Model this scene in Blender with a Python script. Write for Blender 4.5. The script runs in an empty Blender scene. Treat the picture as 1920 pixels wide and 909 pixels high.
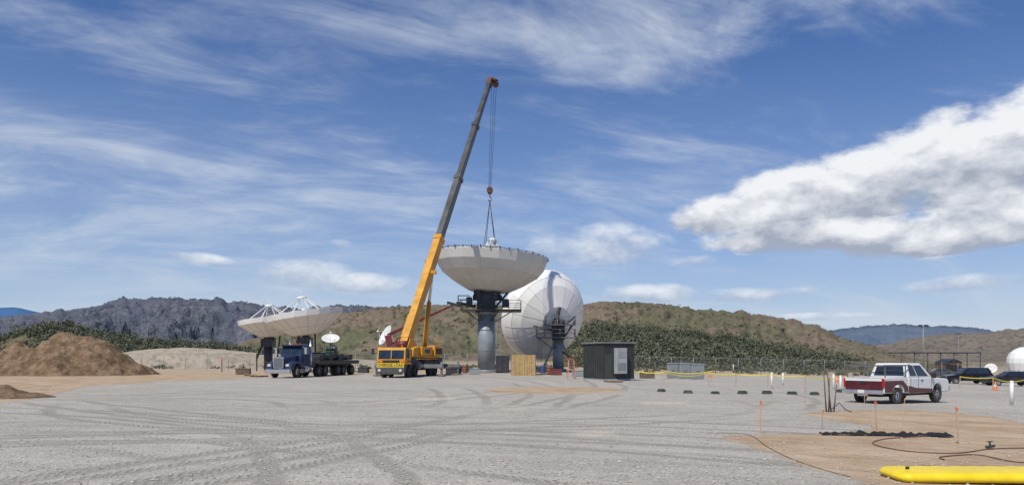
import bpy, bmesh, math, random
import numpy as np
from mathutils import Vector, Matrix, noise, Euler
random.seed(7); rng=np.random.default_rng(7)
sc=bpy.context.scene
F=1400.0; H=1.8; HY=669.0
def gz(x,y=0):
    x=min(max(x,0.0),110.0)
    return -0.022*(x*x/(x+3.0)) if x>0 else 0.0
def G(px,py):
    z=0.0
    for _ in range(40):
        Y=F*(H-z)/(py-HY); X=(px-960)/F*Y; z=gz(X)
    return Vector((X,Y,z))
def W(px,py,Y): return Vector(((px-960)/F*Y,Y,H+(HY-py)/F*Y))
# ------------------------------------------------------------ node DSL
class S:
    def __init__(s,nt,sock): s.nt=nt; s.k=sock
    def _m(s,op,b=None,c=None,clamp=False):
        n=s.nt.nodes.new('ShaderNodeMath'); n.operation=op; n.use_clamp=clamp
        s.nt.links.new(s.k,n.inputs[0])
        for i,v in ((1,b),(2,c)):
            if v is None: continue
            if isinstance(v,S): s.nt.links.new(v.k,n.inputs[i])
            else: n.inputs[i].default_value=v
        return S(s.nt,n.outputs[0])
    def __add__(s,o): return s._m('ADD',o)
    def __radd__(s,o): return s._m('ADD',o)
    def __sub__(s,o): return s._m('SUBTRACT',o)
    def __rsub__(s,o): return (s*-1.0)+o
    def __mul__(s,o): return s._m('MULTIPLY',o)
    def __rmul__(s,o): return s._m('MULTIPLY',o)
    def __truediv__(s,o): return s._m('DIVIDE',o)
    def max(s,o): return s._m('MAXIMUM',o)
    def min(s,o): return s._m('MINIMUM',o)
    def abs(s): return s._m('ABSOLUTE')
    def sqrt(s): return s._m('SQRT')
    def sin(s): return s._m('SINE')
    def exp(s): return s._m('EXPONENT')
    def atan2(s,o): return s._m('ARCTAN2',o)
    def clamp(s): return s._m('ADD',0.0,clamp=True)
    def step(s,a,b,lo=0.0,hi=1.0):
        n=s.nt.nodes.new('ShaderNodeMapRange'); n.interpolation_type='SMOOTHSTEP'
        s.nt.links.new(s.k,n.inputs[0])
        for i,v in ((1,a),(2,b),(3,lo),(4,hi)): n.inputs[i].default_value=v
        return S(s.nt,n.outputs[0])
def vec(nt,x,y,z=0.0):
    n=nt.nodes.new('ShaderNodeCombineXYZ')
    for i,v in enumerate((x,y,z)):
        if isinstance(v,S): nt.links.new(v.k,n.inputs[i])
        else: n.inputs[i].default_value=v
    return S(nt,n.outputs[0])
def sep(nt,v):
    n=nt.nodes.new('ShaderNodeSeparateXYZ'); nt.links.new(v.k,n.inputs[0])
    return [S(nt,o) for o in n.outputs]
def tnoise(nt,v,scale=1.0,detail=5,rough=.55,dist=0.0):
    n=nt.nodes.new('ShaderNodeTexNoise'); n.inputs['Scale'].default_value=scale
    n.inputs['Detail'].default_value=detail; n.inputs['Roughness'].default_value=rough
    n.inputs['Distortion'].default_value=dist
    if v is not None: nt.links.new(v.k,n.inputs['Vector'])
    return S(nt,n.outputs[0])
def tvor(nt,v,scale,feat='F1'):
    n=nt.nodes.new('ShaderNodeTexVoronoi'); n.inputs['Scale'].default_value=scale; n.feature=feat
    nt.links.new(v.k,n.inputs['Vector'])
    return S(nt,n.outputs['Distance']), S(nt,n.outputs['Color'])
def mixc(nt,f,a,b,mode='MIX'):
    n=nt.nodes.new('ShaderNodeMix'); n.data_type='RGBA'; n.blend_type=mode
    if isinstance(f,S): nt.links.new(f.k,n.inputs[0])
    else: n.inputs[0].default_value=f
    for i,v in ((6,a),(7,b)):
        if isinstance(v,S): nt.links.new(v.k,n.inputs[i])
        else: n.inputs[i].default_value=(v[0],v[1],v[2],1)
    return S(nt,n.outputs[2])
def newmat(name):
    m=bpy.data.materials.new(name); m.use_nodes=True; nt=m.node_tree
    b=nt.nodes['Principled BSDF']; return m,nt,b
def posn(nt): 
    n=nt.nodes.new('ShaderNodeNewGeometry'); return S(nt,n.outputs['Position'])
def objc(nt):
    n=nt.nodes.new('ShaderNodeTexCoord'); return S(nt,n.outputs['Object'])
def bump(nt,b,h,strength=.5,dist=.02):
    n=nt.nodes.new('ShaderNodeBump'); n.inputs['Strength'].default_value=strength; n.inputs['Distance'].default_value=dist
    nt.links.new(h.k,n.inputs['Height']); nt.links.new(n.outputs[0],b.inputs['Normal'])
_mc={}
def M(name,col,rough=.5,metal=0.0,var=.18,scale=2.0,bmp=0.0,dust=0.0,spec=.5):
    if name in _mc: return _mc[name]
    m,nt,b=newmat(name)
    p=objc(nt); n=tnoise(nt,p,scale,5,.65)
    f=n.step(.3,.7)
    lo=[c*(1-var) for c in col]; hi=[min(1,c*(1+var*.6)) for c in col]
    c=mixc(nt,f,lo,hi)
    if dust>0:
        n2=tnoise(nt,p,scale*.7+.4,6,.7); z=sep(nt,p)[2]
        d=((n2-.45)*2.0+ (0.9-z)*.35).clamp()*dust
        c=mixc(nt,d,c,(.36,.31,.24))
    nt.links.new(c.k,b.inputs['Base Color'])
    rr=n*.2+(rough-.1); nt.links.new(rr.k,b.inputs['Roughness'])
    b.inputs['Metallic'].default_value=metal
    b.inputs['Specular IOR Level'].default_value=spec
    if bmp>0: bump(nt,b,tnoise(nt,p,scale*6,6,.6),bmp,.03)
    _mc[name]=m; return m
white=M('white_paint',(.72,.72,.70),.4,dust=.12,scale=.5,var=.06)
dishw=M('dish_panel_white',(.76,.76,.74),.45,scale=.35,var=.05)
dishg=M('dish_panel_shade',(.56,.555,.53),.5,scale=.4,var=.06)  # darker copy of the dish white, underside shade put into the colour
steel=M('galvanised_steel',(.26,.28,.30),.5,.3,scale=3,var=.2)
greyp=M('grey_pedestal_paint',(.25,.275,.30),.5,.1,scale=.8,var=.2)
darks=M('dark_steel',(.045,.048,.055),.5,.2,scale=3,var=.4,dust=.12)
black=M('black_plastic',(.018,.018,.02),.6,scale=3,var=.4)
rubber=M('tyre_rubber',(.02,.02,.021),.85,scale=5,var=.4,dust=.3)
yellow=M('crane_yellow',(.60,.28,.014),.42,scale=.9,var=.22,dust=.14)
boomg=M('boom_grey',(.085,.082,.08),.38,.3,scale=.8,var=.3)
redm=M('red_paint',(.17,.028,.028),.5,var=.3,dust=.15)
rust=M('rusty_block',(.10,.04,.028),.6,var=.4)
bluem=M('truck_blue',(.018,.038,.095),.3,var=.25,dust=.15)
chrome=M('chrome',(.6,.6,.62),.2,.9,scale=4,var=.1)
glass=M('window_glass',(.02,.03,.04),.12,scale=1,var=.3,spec=.9)
maroon=M('maroon_paint',(.085,.008,.014),.32,var=.2,dust=.05)
wood=M('plywood',(.46,.31,.13),.75,scale=2.5,var=.25,bmp=.2)
woodd=M('weathered_wood',(.16,.12,.085),.85,scale=4,var=.4,bmp=.4)
shelt=M('shelter_dark_panel',(.035,.040,.038),.6,scale=1.5,var=.25)
cabg=M('cabinet_grey',(.30,.32,.33),.5,scale=1.5,var=.12)
pvc=M('white_pipe',(.75,.75,.72),.5,scale=3,var=.1,dust=.2)
orange=M('safety_orange',(.72,.17,.03),.6,var=.15)
lath=M('lath_wood',(.50,.36,.24),.8,scale=6,var=.2)
greenb=M('green_plastic',(.018,.045,.036),.5,var=.3,dust=.25)
yplas=M('yellow_vinyl',(.86,.64,.01),.38,scale=2,var=.1,dust=.08)
tarpm=M('black_fabric',(.012,.012,.013),.8,scale=6,var=.5,bmp=.8)
hosem=M('red_hose',(.15,.04,.03),.55,var=.2,dust=.3)
tapem=M('yellow_tape',(.72,.60,.07),.5,var=.1)
lightm=M('lamp_lens',(.6,.58,.5),.2,var=.1)
redl=M('red_lens',(.4,.01,.01),.25,var=.1)
carb=M('dark_car_paint',(.012,.014,.02),.25,var=.2,dust=.1)
carg=M('grey_car_paint',(.06,.07,.09),.25,var=.2,dust=.1)
carr=M('brown_wall_paint',(.16,.09,.06),.7,var=.2)
greenm=M('machine_green',(.018,.045,.036),.45,var=.2)
seamm=M('seam_grey',(.50,.51,.51),.6)
# ------------------------------------------------------------ mesh builder
class MB:
    def __init__(s): s.v=[];s.f=[];s.m=[];s.s=[]
    def add(s,vs,fs,mi=0,sm=False,T=None):
        o=len(s.v)
        for v in vs:
            v=Vector(v); s.v.append(T@v if T is not None else v)
        for f in fs: s.f.append([o+i for i in f]); s.m.append(mi); s.s.append(sm)
        return s
    def box(s,c,d,mi=0,rot=None,T=None):
        x,y,z=[k/2 for k in d]
        vs=[Vector((a*x,b*y,e*z)) for e in(-1,1) for b in(-1,1) for a in(-1,1)]
        if rot is not None:
            R=Euler(rot).to_matrix(); vs=[R@v for v in vs]
        vs=[v+Vector(c) for v in vs]
        return s.add(vs,[(0,2,3,1),(4,5,7,6),(0,1,5,4),(2,6,7,3),(0,4,6,2),(1,3,7,5)],mi,False,T)
    def hexa(s,bot,top,mi=0,T=None):
        return s.add(list(bot)+list(top),[(3,2,1,0),(4,5,6,7),(0,1,5,4),(1,2,6,5),(2,3,7,6),(3,0,4,7)],mi,False,T)
    def cyl(s,p1,p2,r1,r2=None,n=12,mi=0,sm=True,T=None,caps=True):
        if r2 is None: r2=r1
        p1=Vector(p1);p2=Vector(p2);d=(p2-p1).normalized()
        u=d.orthogonal().normalized(); w=d.cross(u)
        vs=[]
        for p,r in((p1,r1),(p2,r2)):
            for i in range(n):
                a=2*math.pi*(i+.5)/n; vs.append(p+u*math.cos(a)*r+w*math.sin(a)*r)
        fs=[(i,(i+1)%n,n+(i+1)%n,n+i) for i in range(n)]
        s.add(vs,fs,mi,sm,T)
        if caps:
            o=len(s.v)-2*n
            s.f.append([o+i for i in range(n)][::-1]);s.m.append(mi);s.s.append(False)
            s.f.append([o+n+i for i in range(n)]);s.m.append(mi);s.s.append(False)
        return s
    def beam(s,p1,p2,w,h,mi=0,w2=None,h2=None,up=(0,0,1),T=None):
        p1=Vector(p1);p2=Vector(p2);d=(p2-p1).normalized();up=Vector(up)
        if abs(d.dot(up))>.98: up=Vector((0,1,0))
        r=d.cross(up).normalized();u=r.cross(d)
        w2=w if w2 is None else w2;h2=h if h2 is None else h2
        vs=[p+r*a*ww/2+u*b*hh/2 for p,ww,hh in((p1,w,h),(p2,w2,h2)) for a,b in((-1,-1),(1,-1),(1,1),(-1,1))]
        return s.add(vs,[(3,2,1,0),(4,5,6,7),(0,1,5,4),(1,2,6,5),(2,3,7,6),(3,0,4,7)],mi,False,T)
    def lathe(s,prof,n=24,mi=0,sm=False,T=None,a0=0.0):
        vs=[]
        for r,z in prof:
            for i in range(n):
                a=a0+2*math.pi*i/n; vs.append((max(r,1e-4)*math.cos(a),max(r,1e-4)*math.sin(a),z))
        fs=[(j*n+i,j*n+(i+1)%n,(j+1)*n+(i+1)%n,(j+1)*n+i) for j in range(len(prof)-1) for i in range(n)]
        return s.add(vs,fs,mi,sm,T)
    def prism(s,poly,y0,y1,mi=0,T=None):
        n=len(poly)
        vs=[(x,y0,z) for x,z in poly]+[(x,y1,z) for x,z in poly]
        fs=[(i,(i+1)%n,n+(i+1)%n,n+i) for i in range(n)]+[tuple(range(n))[::-1],tuple(range(n,2*n))]
        return s.add(vs,fs,mi,False,T)
    def tube(s,path,r,n=6,mi=0,T=None):
        path=[Vector(p) for p in path]; vs=[];k=len(path)
        for j,p in enumerate(path):
            d=(path[min(j+1,k-1)]-path[max(j-1,0)]).normalized()
            up=Vector((0,0,1)) if abs(d.z)<.95 else Vector((0,1,0))
            u=d.cross(up).normalized(); w=u.cross(d)
            for i in range(n):
                a=2*math.pi*i/n; vs.append(p+u*math.cos(a)*r+w*math.sin(a)*r)
        fs=[(j*n+i,j*n+(i+1)%n,(j+1)*n+(i+1)%n,(j+1)*n+i) for j in range(k-1) for i in range(n)]
        return s.add(vs,fs,mi,True,T)
    def face_panel(s,A,B,C,D,u0,u1,v0,v1,off=.01,mi=0):
        A,B,C,D=[Vector(k) for k in(A,B,C,D)]
        nrm=(B-A).cross(D-A).normalized()
        def q(u,v): return (A*(1-u)+B*u)*(1-v)+(D*(1-u)+C*u)*v
        b=[q(u0,v0),q(u1,v0),q(u1,v1),q(u0,v1)]
        return s.hexa([k-nrm*off for k in b],[k+nrm*off for k in b],mi)
    def obj(s,name,parent=None,mats=(white,),bevel=0.0,world=False,label=None,kind=None,norm=True):
        me=bpy.data.meshes.new(name); me.from_pydata([tuple(v) for v in s.v],[],s.f)
        for m in mats: me.materials.append(m)
        me.polygons.foreach_set('material_index',s.m); me.polygons.foreach_set('use_smooth',s.s)
        if norm:
            bm=bmesh.new();bm.from_mesh(me);bmesh.ops.recalc_face_normals(bm,faces=bm.faces);bm.to_mesh(me);bm.free()
        o=bpy.data.objects.new(name,me); sc.collection.objects.link(o)
        if parent is not None:
            o.parent=parent
            if world and parent.parent is None: o.matrix_parent_inverse=_wm[parent.name].inverted()
        if bevel>0:
            b=o.modifiers.new('bevel','BEVEL'); b.width=bevel;b.segments=2;b.limit_method='ANGLE';b.angle_limit=.7
        if label:o['label']=label
        if kind:o['kind']=kind
        return o
_wm={}
def thing(name,label,cat,loc=(0,0,0),rotz=0.0,group=None):
    e=bpy.data.objects.new(name,None); sc.collection.objects.link(e); e.empty_display_size=.3
    e.location=loc; e.rotation_euler=(0,0,rotz); e['label']=label; e['category']=cat
    if group:e['group']=group
    _wm[e.name]=Matrix.Translation(Vector(loc))@Matrix.Rotation(rotz,4,'Z')
    return e
def tag(o,label,cat,group=None):
    o['label']=label;o['category']=cat
    if group:o['group']=group
    return o
def copy_thing(src,loc,rotz=None,sz=1.0):
    def cp(o,par):
        n=o.copy(); sc.collection.objects.link(n)
        if par is not None:
            n.parent=par; n.matrix_parent_inverse=o.matrix_parent_inverse.copy()
        for c in list(o.children): cp(c,n)
        return n
    n=cp(src,None); n.location=loc
    if rotz is not None:n.rotation_euler=(0,0,rotz)
    n.scale=(sz,sz,sz); return n
def wheel(parent,x,y,r,w,dual=False,rimm=None,side=1):
    T=Matrix.Translation((x,y,r))@Matrix.Rotation(math.pi/2,4,'X')
    h=w/2
    o=MB().lathe([(r*.5,-h*.7),(r*.62,-h),(r*.9,-h),(r,-h*.75),(r,h*.75),(r*.9,h),(r*.62,h),(r*.5,h*.7)],24,0,True,T).obj('wheel',parent,[rubber])
    mb=MB().lathe([(0.001,-h*.45),(r*.2,-h*.5),(r*.24,-h*.35),(r*.5,-h*.4),(r*.56,-h*.92),(r*.56,h*.92),(r*.5,h*.4),(r*.24,h*.35),(r*.2,h*.5),(.001,h*.45)],20,0,True,T)
    mb.obj('rim',o,[rimm or chrome]); return o
def side_poly(x0,x1,zb,arches,ra,zc,top):
    pts=[(x0,zb)]
    for xa in arches:
        th0=math.asin(max(-1,min(1,(zb-zc)/ra)))
        for k in range(11):
            th=math.pi-th0+(2*th0-math.pi)*k/10
            pts.append((xa+ra*math.cos(th),zc+ra*math.sin(th)))
    pts.append((x1,zb)); return pts+top
# ------------------------------------------------------------ camera, sun, world
cam=bpy.data.cameras.new('camera'); co=bpy.data.objects.new('camera',cam); sc.collection.objects.link(co)
co.location=(0,0,H); co.rotation_euler=(math.pi/2,0,0)
cam.sensor_width=36; cam.lens=36*F/1920; cam.shift_y=(HY-454.5)/1920; cam.clip_end=30000; cam.clip_start=.1
sc.camera=co
AZ=math.atan2(-.50,-.80); EL=math.radians(54)
sd=Vector((math.sin(AZ)*math.cos(EL),math.cos(AZ)*math.cos(EL),math.sin(EL)))
sl=bpy.data.lights.new('sun','SUN'); sl.energy=4.2; sl.angle=math.radians(.5); sl.color=(1,.945,.85)
so=bpy.data.objects.new('sun',sl); sc.collection.objects.link(so); so.rotation_euler=sd.to_track_quat('Z','Y').to_euler()
so.location=(0,0,60)
sc.view_settings.view_transform='Standard'; sc.view_settings.look='None'; sc.view_settings.exposure=0
wd=bpy.data.worlds.new('World'); sc.world=wd; wd.use_nodes=True; nt=wd.node_tree
bg=nt.nodes['Background']; bg.inputs[1].default_value=.1
sk=nt.nodes.new('ShaderNodeTexSky'); sk.sky_type='NISHITA'; sk.sun_disc=False
sk.sun_elevation=EL; sk.sun_rotation=AZ; sk.altitude=300; sk.dust_density=.2; sk.ozone_density=3.0
skc=mixc(nt,1.0,S(nt,sk.outputs[0]),(.10,.47,.92),'MULTIPLY')
tc=nt.nodes.new('ShaderNodeTexCoord'); d=S(nt,tc.outputs['Generated'])
x,y,z=sep(nt,d)
hl=(x*x+y*y).sqrt().max(.001); a=x.atan2(y); e=z/hl
def loc_uv(px,py,rx,ry,rot):
    a0=math.atan((px-960)/F); ca=math.cos(a0); e0=(HY-py)/F*ca
    rxa=rx/F*ca*ca; rye=ry/F*ca; r=math.radians(rot)
    da=a-a0; de=e-e0
    return (da*math.cos(r)+de*math.sin(r))*(1/rxa),(de*math.cos(r)-da*math.sin(r))*(1/rye)
v1=vec(nt,a*11.0,e*18.0,0.0); v2=vec(nt,a*11.0-.05,e*18.0+.30,0.0)
n1=tnoise(nt,v1,1.0,8,.60); n2=tnoise(nt,v2,1.0,5,.58); n3=tnoise(nt,v1,1.0,5,.58)
def cloudset(lst):
    Fm=None;Sw=None;Sv=None
    for q in lst:
        u,v=loc_uv(*q); f=1.0-(u*u+v*v)
        Fm=f if Fm is None else Fm.max(f)
        w=f.max(0.0)+.0005; Sw=w if Sw is None else Sw+w
        sv=w*v; Sv=sv if Sv is None else Sv+sv
    return Fm,Sv/(Sw+.02)
F1,vb1=cloudset([(1335,402,105,40,4),(1480,380,175,70,16),(1640,345,200,92,14),(1850,310,235,120,10),(1540,442,250,34,0),(1760,435,260,46,3),(2020,250,200,140,0),(2000,390,200,70,0)])
F2,vb2=cloudset([(1140,462,135,40,0),(1060,474,80,28,0),(560,512,105,28,0),(690,530,100,20,0),(370,484,80,12,-6),(640,456,22,8,0),(1210,550,150,18,0),(1400,552,140,14,0),(1810,530,120,17,4),(1290,488,50,11,0),(1540,592,110,8,0)])
fA=F1.max(-2.0)*1.5+(n1-.5)*3.9
fB=F2.max(-2.0)*1.0+(n1-.5)*4.6
dA=fA.step(-.25,.80)*F1.step(-.7,.0)
dB=fB.step(-.3,1.5)*F2.step(-1.0,.1)*.85
relief=(n3-n2)*2.6+(n1-.5)*.8
lumA=(relief+.60+vb1*.95).clamp()
lumB=(relief*.9+.44+vb2*.55).clamp()
cA=mixc(nt,lumA,(3.7,4.15,5.1),(9.0,9.15,9.4)); cB=mixc(nt,lumB,(3.9,4.6,5.9),(8.3,8.7,9.3))
zz=z.max(0.0)+.22
qx=x/zz; qy=y/zz
wq=tnoise(nt,vec(nt,qx*.5,qy*.5,3.0),1.0,3,.5)
rot_u=qx*.93+qy*.36; rot_v=qy*.93-qx*.30
A=tnoise(nt,vec(nt,rot_u*1.25+wq*2.0,rot_v*2.9+wq*2.6,1.7),1.0,7,.66,.5)
B=tnoise(nt,vec(nt,qx*.75+5.0,qy*1.4,7.3),1.0,4,.55)
C=tnoise(nt,vec(nt,rot_u*5.0+wq*3.0,rot_v*10.0+wq*5.0,4.7),1.0,4,.6,.6)
bias=None
for q,k in (((130,268,260,40,-3),.19),((930,60,760,75,4),.13),((250,95,420,40,-10),.07),((560,385,620,55,0),.09),((1250,95,420,60,8),.10),((1150,300,600,60,-8),.02),((1000,190,700,70,0),-.14),((300,190,360,45,0),-.11),((1500,230,420,70,-8),-.04),((300,340,420,40,0),.03)):
    u,v=loc_uv(*q); g_=((u*u+v*v)*-.8).exp()*k
    bias=g_ if bias is None else bias+g_
cir=(A*.95+B*.35+C*.28+bias-.315).step(.39,.90)
cir=(cir*(C*.6+.62)).clamp()*.84
base=mixc(nt,cir,skc,(6.6,7.15,8.0))
hz=((e.max(0.0)*-5.6).exp()*1.15).clamp()*(B*.4+A*.3+.64)
base=mixc(nt,hz.clamp(),base,(5.6,6.4,7.5))
col=mixc(nt,dB,base,cB); col=mixc(nt,dA*.97,col,cA)
nt.links.new(col.k,bg.inputs[0])
# ------------------------------------------------------------ ground
def sdf(P,poly):
    x=P[:,0];y=P[:,1];n=len(poly);ins=np.zeros(len(x),bool);dm=np.full(len(x),1e9)
    for i in range(n):
        ax,ay=poly[i];bx,by=poly[(i+1)%n]
        c=((ay>y)!=(by>y)); 
        with np.errstate(divide='ignore',invalid='ignore'):
            xi=(bx-ax)*(y-ay)/((by-ay) if by!=ay else 1e-9)+ax
        ins^=(c&(x<xi))
        ex,ey=bx-ax,by-ay; t=np.clip(((x-ax)*ex+(y-ay)*ey)/(ex*ex+ey*ey+1e-12),0,1)
        dm=np.minimum(dm,np.hypot(x-ax-t*ex,y-ay-t*ey))
    return np.where(ins,dm,-dm)
def pp(l): return [tuple(G(a,b)[:2]) for a,b in l]
dirtp=[pp([(1500,774),(1570,769),(1700,767),(1850,779),(1930,795),(2300,800),(2500,960),(1900,1000),(1760,960),(1620,905),(1500,868),(1345,816),(1500,813),(1610,808),(1650,799),(1570,789)]),
 pp([(-500,690),(-600,790),(-100,765),(60,748),(160,724),(330,713),(480,708),(560,700),(560,696),(300,692)]),
 pp([(910,728),(1000,725),(1150,727),(1175,735),(1050,738),(930,736)]),
 pp([(1180,700),(1300,706),(1700,700),(2300,705),(2300,697),(1180,693)]),
 [(-300,84),(-40,84),(-20,80),(0,84),(20,92),(60,105),(300,110),(300,3000),(-300,3000)]]
palep=[pp([(1060,808),(1150,806),(1160,818),(1075,820)]),pp([(1190,752),(1290,752),(1300,758),(1200,757)]),pp([(760,745),(850,745),(860,750),(770,750)]),
 pp([(930,764),(990,763),(995,769),(940,769)]),pp([(1010,778),(1060,777),(1040,786),(1000,786)])]
NX=340;NY=340
tx=np.linspace(-1,1,NX);kx=np.arcsinh(12000/12.0);gx=12*np.sinh(kx*tx)
ty=np.linspace(-.55,1,NY);ky=np.arcsinh(16000/14.0);gy=14+14*np.sinh(ky*ty)
XX,YY=np.meshgrid(gx,gy); 
XC=np.clip(XX,0,110); ZZ=-0.022*(XC*XC/(XC+3.0))
ZZ=ZZ-np.clip((YY-400)/4000,0,2)*6
V=np.stack([XX,YY,ZZ],-1).reshape(-1,3)
idx=np.arange(NX*NY).reshape(NY,NX)
Fq=np.stack([idx[:-1,:-1],idx[:-1,1:],idx[1:,1:],idx[1:,:-1]],-1).reshape(-1,4)
me=bpy.data.meshes.new('ground'); me.from_pydata(V.tolist(),[],Fq.tolist())
P2=V[:,:2]
s1=np.max([sdf(P2,p) for p in dirtp],0); s2=np.max([sdf(P2,p) for p in palep],0)
for nm,arr in(('dirt',s1),('pale',s2)):
    at=me.attributes.new(nm,'FLOAT','POINT'); at.data.foreach_set('value',np.clip(arr,-30,30).astype(np.float32))
m,nt,b=newmat('gravel_ground'); me.materials.append(m)
p=posn(nt); X,Y,Z=sep(nt,p); pf=vec(nt,X,Y,0.0)
def attr(nm):
    n=nt.nodes.new('ShaderNodeAttribute'); n.attribute_name=nm; return S(nt,n.outputs['Fac'])
big=tnoise(nt,pf,.10,4,.6); med=tnoise(nt,pf,1.1,5,.65); fin=tnoise(nt,pf,11.0,4,.7)
vd,vc=tvor(nt,pf,38.0); vcx=sep(nt,vc)[0]
gl=(vcx*.6+fin*.7)
grav=mixc(nt,gl.step(.2,1.15),(.21,.192,.166),(.655,.61,.54))
pat=(big*.7+med*.5-.1)
grav=mixc(nt,pat.step(.38,.66)*.55,grav,(.305,.282,.242))
stk=tnoise(nt,vec(nt,X*.22,Y*.9+X*.25,0.0),1.0,5,.65)
grav=mixc(nt,stk.step(.5,.70)*.5,grav,(.54,.505,.44))
grav=mixc(nt,stk.step(.32,.47,1.0,0.0)*.35,grav,(.245,.225,.195))
tr=None;trb=None;lane=None
arcs=[((-60,40),(62.0)),((-34,52),(36.5)),((-8,-30),(52)),((-14,-44),(63)),((-30,-25),(46)),((-3,33),(14)),((-90,60),(97)),((6,-60),(78)),((-16,25),(9.0)),((-12,44),(27)),((30,75),(66)),((-4,0),(17)),((-22,6),(20)),((-50,30),(48))]
bks=[tnoise(nt,vec(nt,X*.07+i*7.3,Y*.07,0.0),1.0,1,.5) for i in range(3)]
wb=(big-.5)*2.0; wm_=(med-.5)*.16
for i,((cx,cy),r) in enumerate(arcs):
    dx=X-cx;dy=Y-cy
    dr=(dx*dx+dy*dy).sqrt()-r+wb
    ad=dr.abs()
    ww=((ad-.95).abs())
    mk=(ww+wm_).step(.10,.30,1.0,0.0)
    brk=bks[i%3].step(.38,.56) if i%2 else bks[i%3].step(.46,.62,1.0,0.0)
    s=dx.atan2(dy)*r
    tread=((s+ww*1.2)*(2*math.pi/.19)).sin()*.5+.5
    k=mk*brk; t=k*tread
    ln_=ad.step(.9,1.8,1.0,0.0)*brk
    lane=ln_ if lane is None else lane.max(ln_)
    tr=k if tr is None else tr.max(k); trb=t if trb is None else trb.max(t)
grav=mixc(nt,lane*.22,grav,(.50,.465,.405)); grav=mixc(nt,tr*(med*.8)*.70,grav,(.24,.22,.185)); grav=mixc(nt,trb*fin*.65,grav,(.13,.12,.10))
edge=(med-.5)*1.5+(fin-.5)*.6
dm=(attr('dirt')+edge*.8).step(-.12,.12)
dn=tnoise(nt,pf,.5,5,.7); dn2=tnoise(nt,pf,4.0,5,.7)
dirt=mixc(nt,dn.step(.3,.7),(.35,.245,.155),(.52,.405,.28))
dirt=mixc(nt,dn2.step(.5,.75)*.4,dirt,(.27,.18,.115))
farm=Y.step(75,100)
dirt=mixc(nt,farm*.75,dirt,(.40,.335,.25))
dirt=mixc(nt,(fin*vcx).step(.42,.6)*.6,dirt,(.12,.10,.08))
pm=(attr('pale')+edge*.6).step(-.10,.35)
c=mixc(nt,dm,grav,dirt); c=mixc(nt,pm*.6,c,(.56,.50,.40))
ff=Y.step(160,420); veg=tnoise(nt,pf,.03,5,.65)
c=mixc(nt,ff,c,mixc(nt,veg.step(.4,.6),(.16,.14,.09),(.26,.21,.14)))
nt.links.new(c.k,b.inputs['Base Color']); b.inputs['Roughness'].default_value=.95; b.inputs['Specular IOR Level'].default_value=.12
hgt=(vd*-.3+fin*.5)*(1.0-dm*.6)+med*.7+dn2*dm*1.2-trb*.5-tr*.5
bump(nt,b,hgt,.8,.055)
g=bpy.data.objects.new('ground',me); sc.collection.objects.link(g); g['kind']='structure'
def stones(name,n,region,smin,smax,mat,label):
    vs=[];fs=[]
    base=np.array([(1,0,0),(-1,0,0),(0,1,0),(0,-1,0),(0,0,.7),(0,0,-.7)],float)
    tri=[(0,2,4),(2,1,4),(1,3,4),(3,0,4),(2,0,5),(1,2,5),(3,1,5),(0,3,5)]
    for i in range(n):
        X,Y=region(); s=smin+(smax-smin)*rng.random()**3
        q=base*s*(.7+.6*rng.random((6,1)))
        an=rng.random()*6.28; R=np.array([[math.cos(an),-math.sin(an),0],[math.sin(an),math.cos(an),0],[0,0,1]])
        q=q@R.T+np.array([X,Y,gz(X)+s*.25]); o=len(vs); vs+=q.tolist(); fs+=[(o+a_,o+b_,o+c_) for a_,b_,c_ in tri]
    me=bpy.data.meshes.new(name); me.from_pydata(vs,[],fs); me.materials.append(mat)
    o=bpy.data.objects.new(name,me); sc.collection.objects.link(o); o['kind']='stuff'; o['label']=label; o['category']='gravel'
def reg():
    Y=9.5+38*rng.random()**1.8; return (rng.random()*2-1)*.75*Y,Y
stones('loose_gravel',11000,reg,.010,.036,M('stone_grey',(.42,.39,.34),.9,var=.4,scale=3),'loose grey stones scattered over the gravel lot')
# ------------------------------------------------------------ hills
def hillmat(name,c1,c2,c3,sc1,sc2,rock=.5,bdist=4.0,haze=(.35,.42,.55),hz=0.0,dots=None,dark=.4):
    m,nt,b=newmat(name); p=posn(nt)
    n1=tnoise(nt,p,sc1,6,.65,.3); n2=tnoise(nt,p,sc2,6,.7); n3=tnoise(nt,p,sc2*5,4,.7)
    c=mixc(nt,n1.step(.40,.60),c1,c2)
    c=mixc(nt,(n2.step(.5,.62)*rock),c,c3)
    if dots:
        dd,dc=tvor(nt,p,dots[0]); k=sep(nt,dc)[0]
        c=mixc(nt,(dd+(n3-.5)*.5).step(.25,.42,1.0,0.0)*k.step(.25,.45)*dots[2],c,dots[1])
    c=mixc(nt,n3.step(.35,.62,1.0,0.0)*dark,c,[k*.35 for k in c1])
    c=mixc(nt,hz,c,haze)  # bluish aerial haze painted into the base colour
    nt.links.new(c.k,b.inputs['Base Color']); b.inputs['Roughness'].default_value=1.0; b.inputs['Specular IOR Level'].default_value=.05
    bump(nt,b,n2+n3*.4,1.0,bdist); return m
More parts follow.
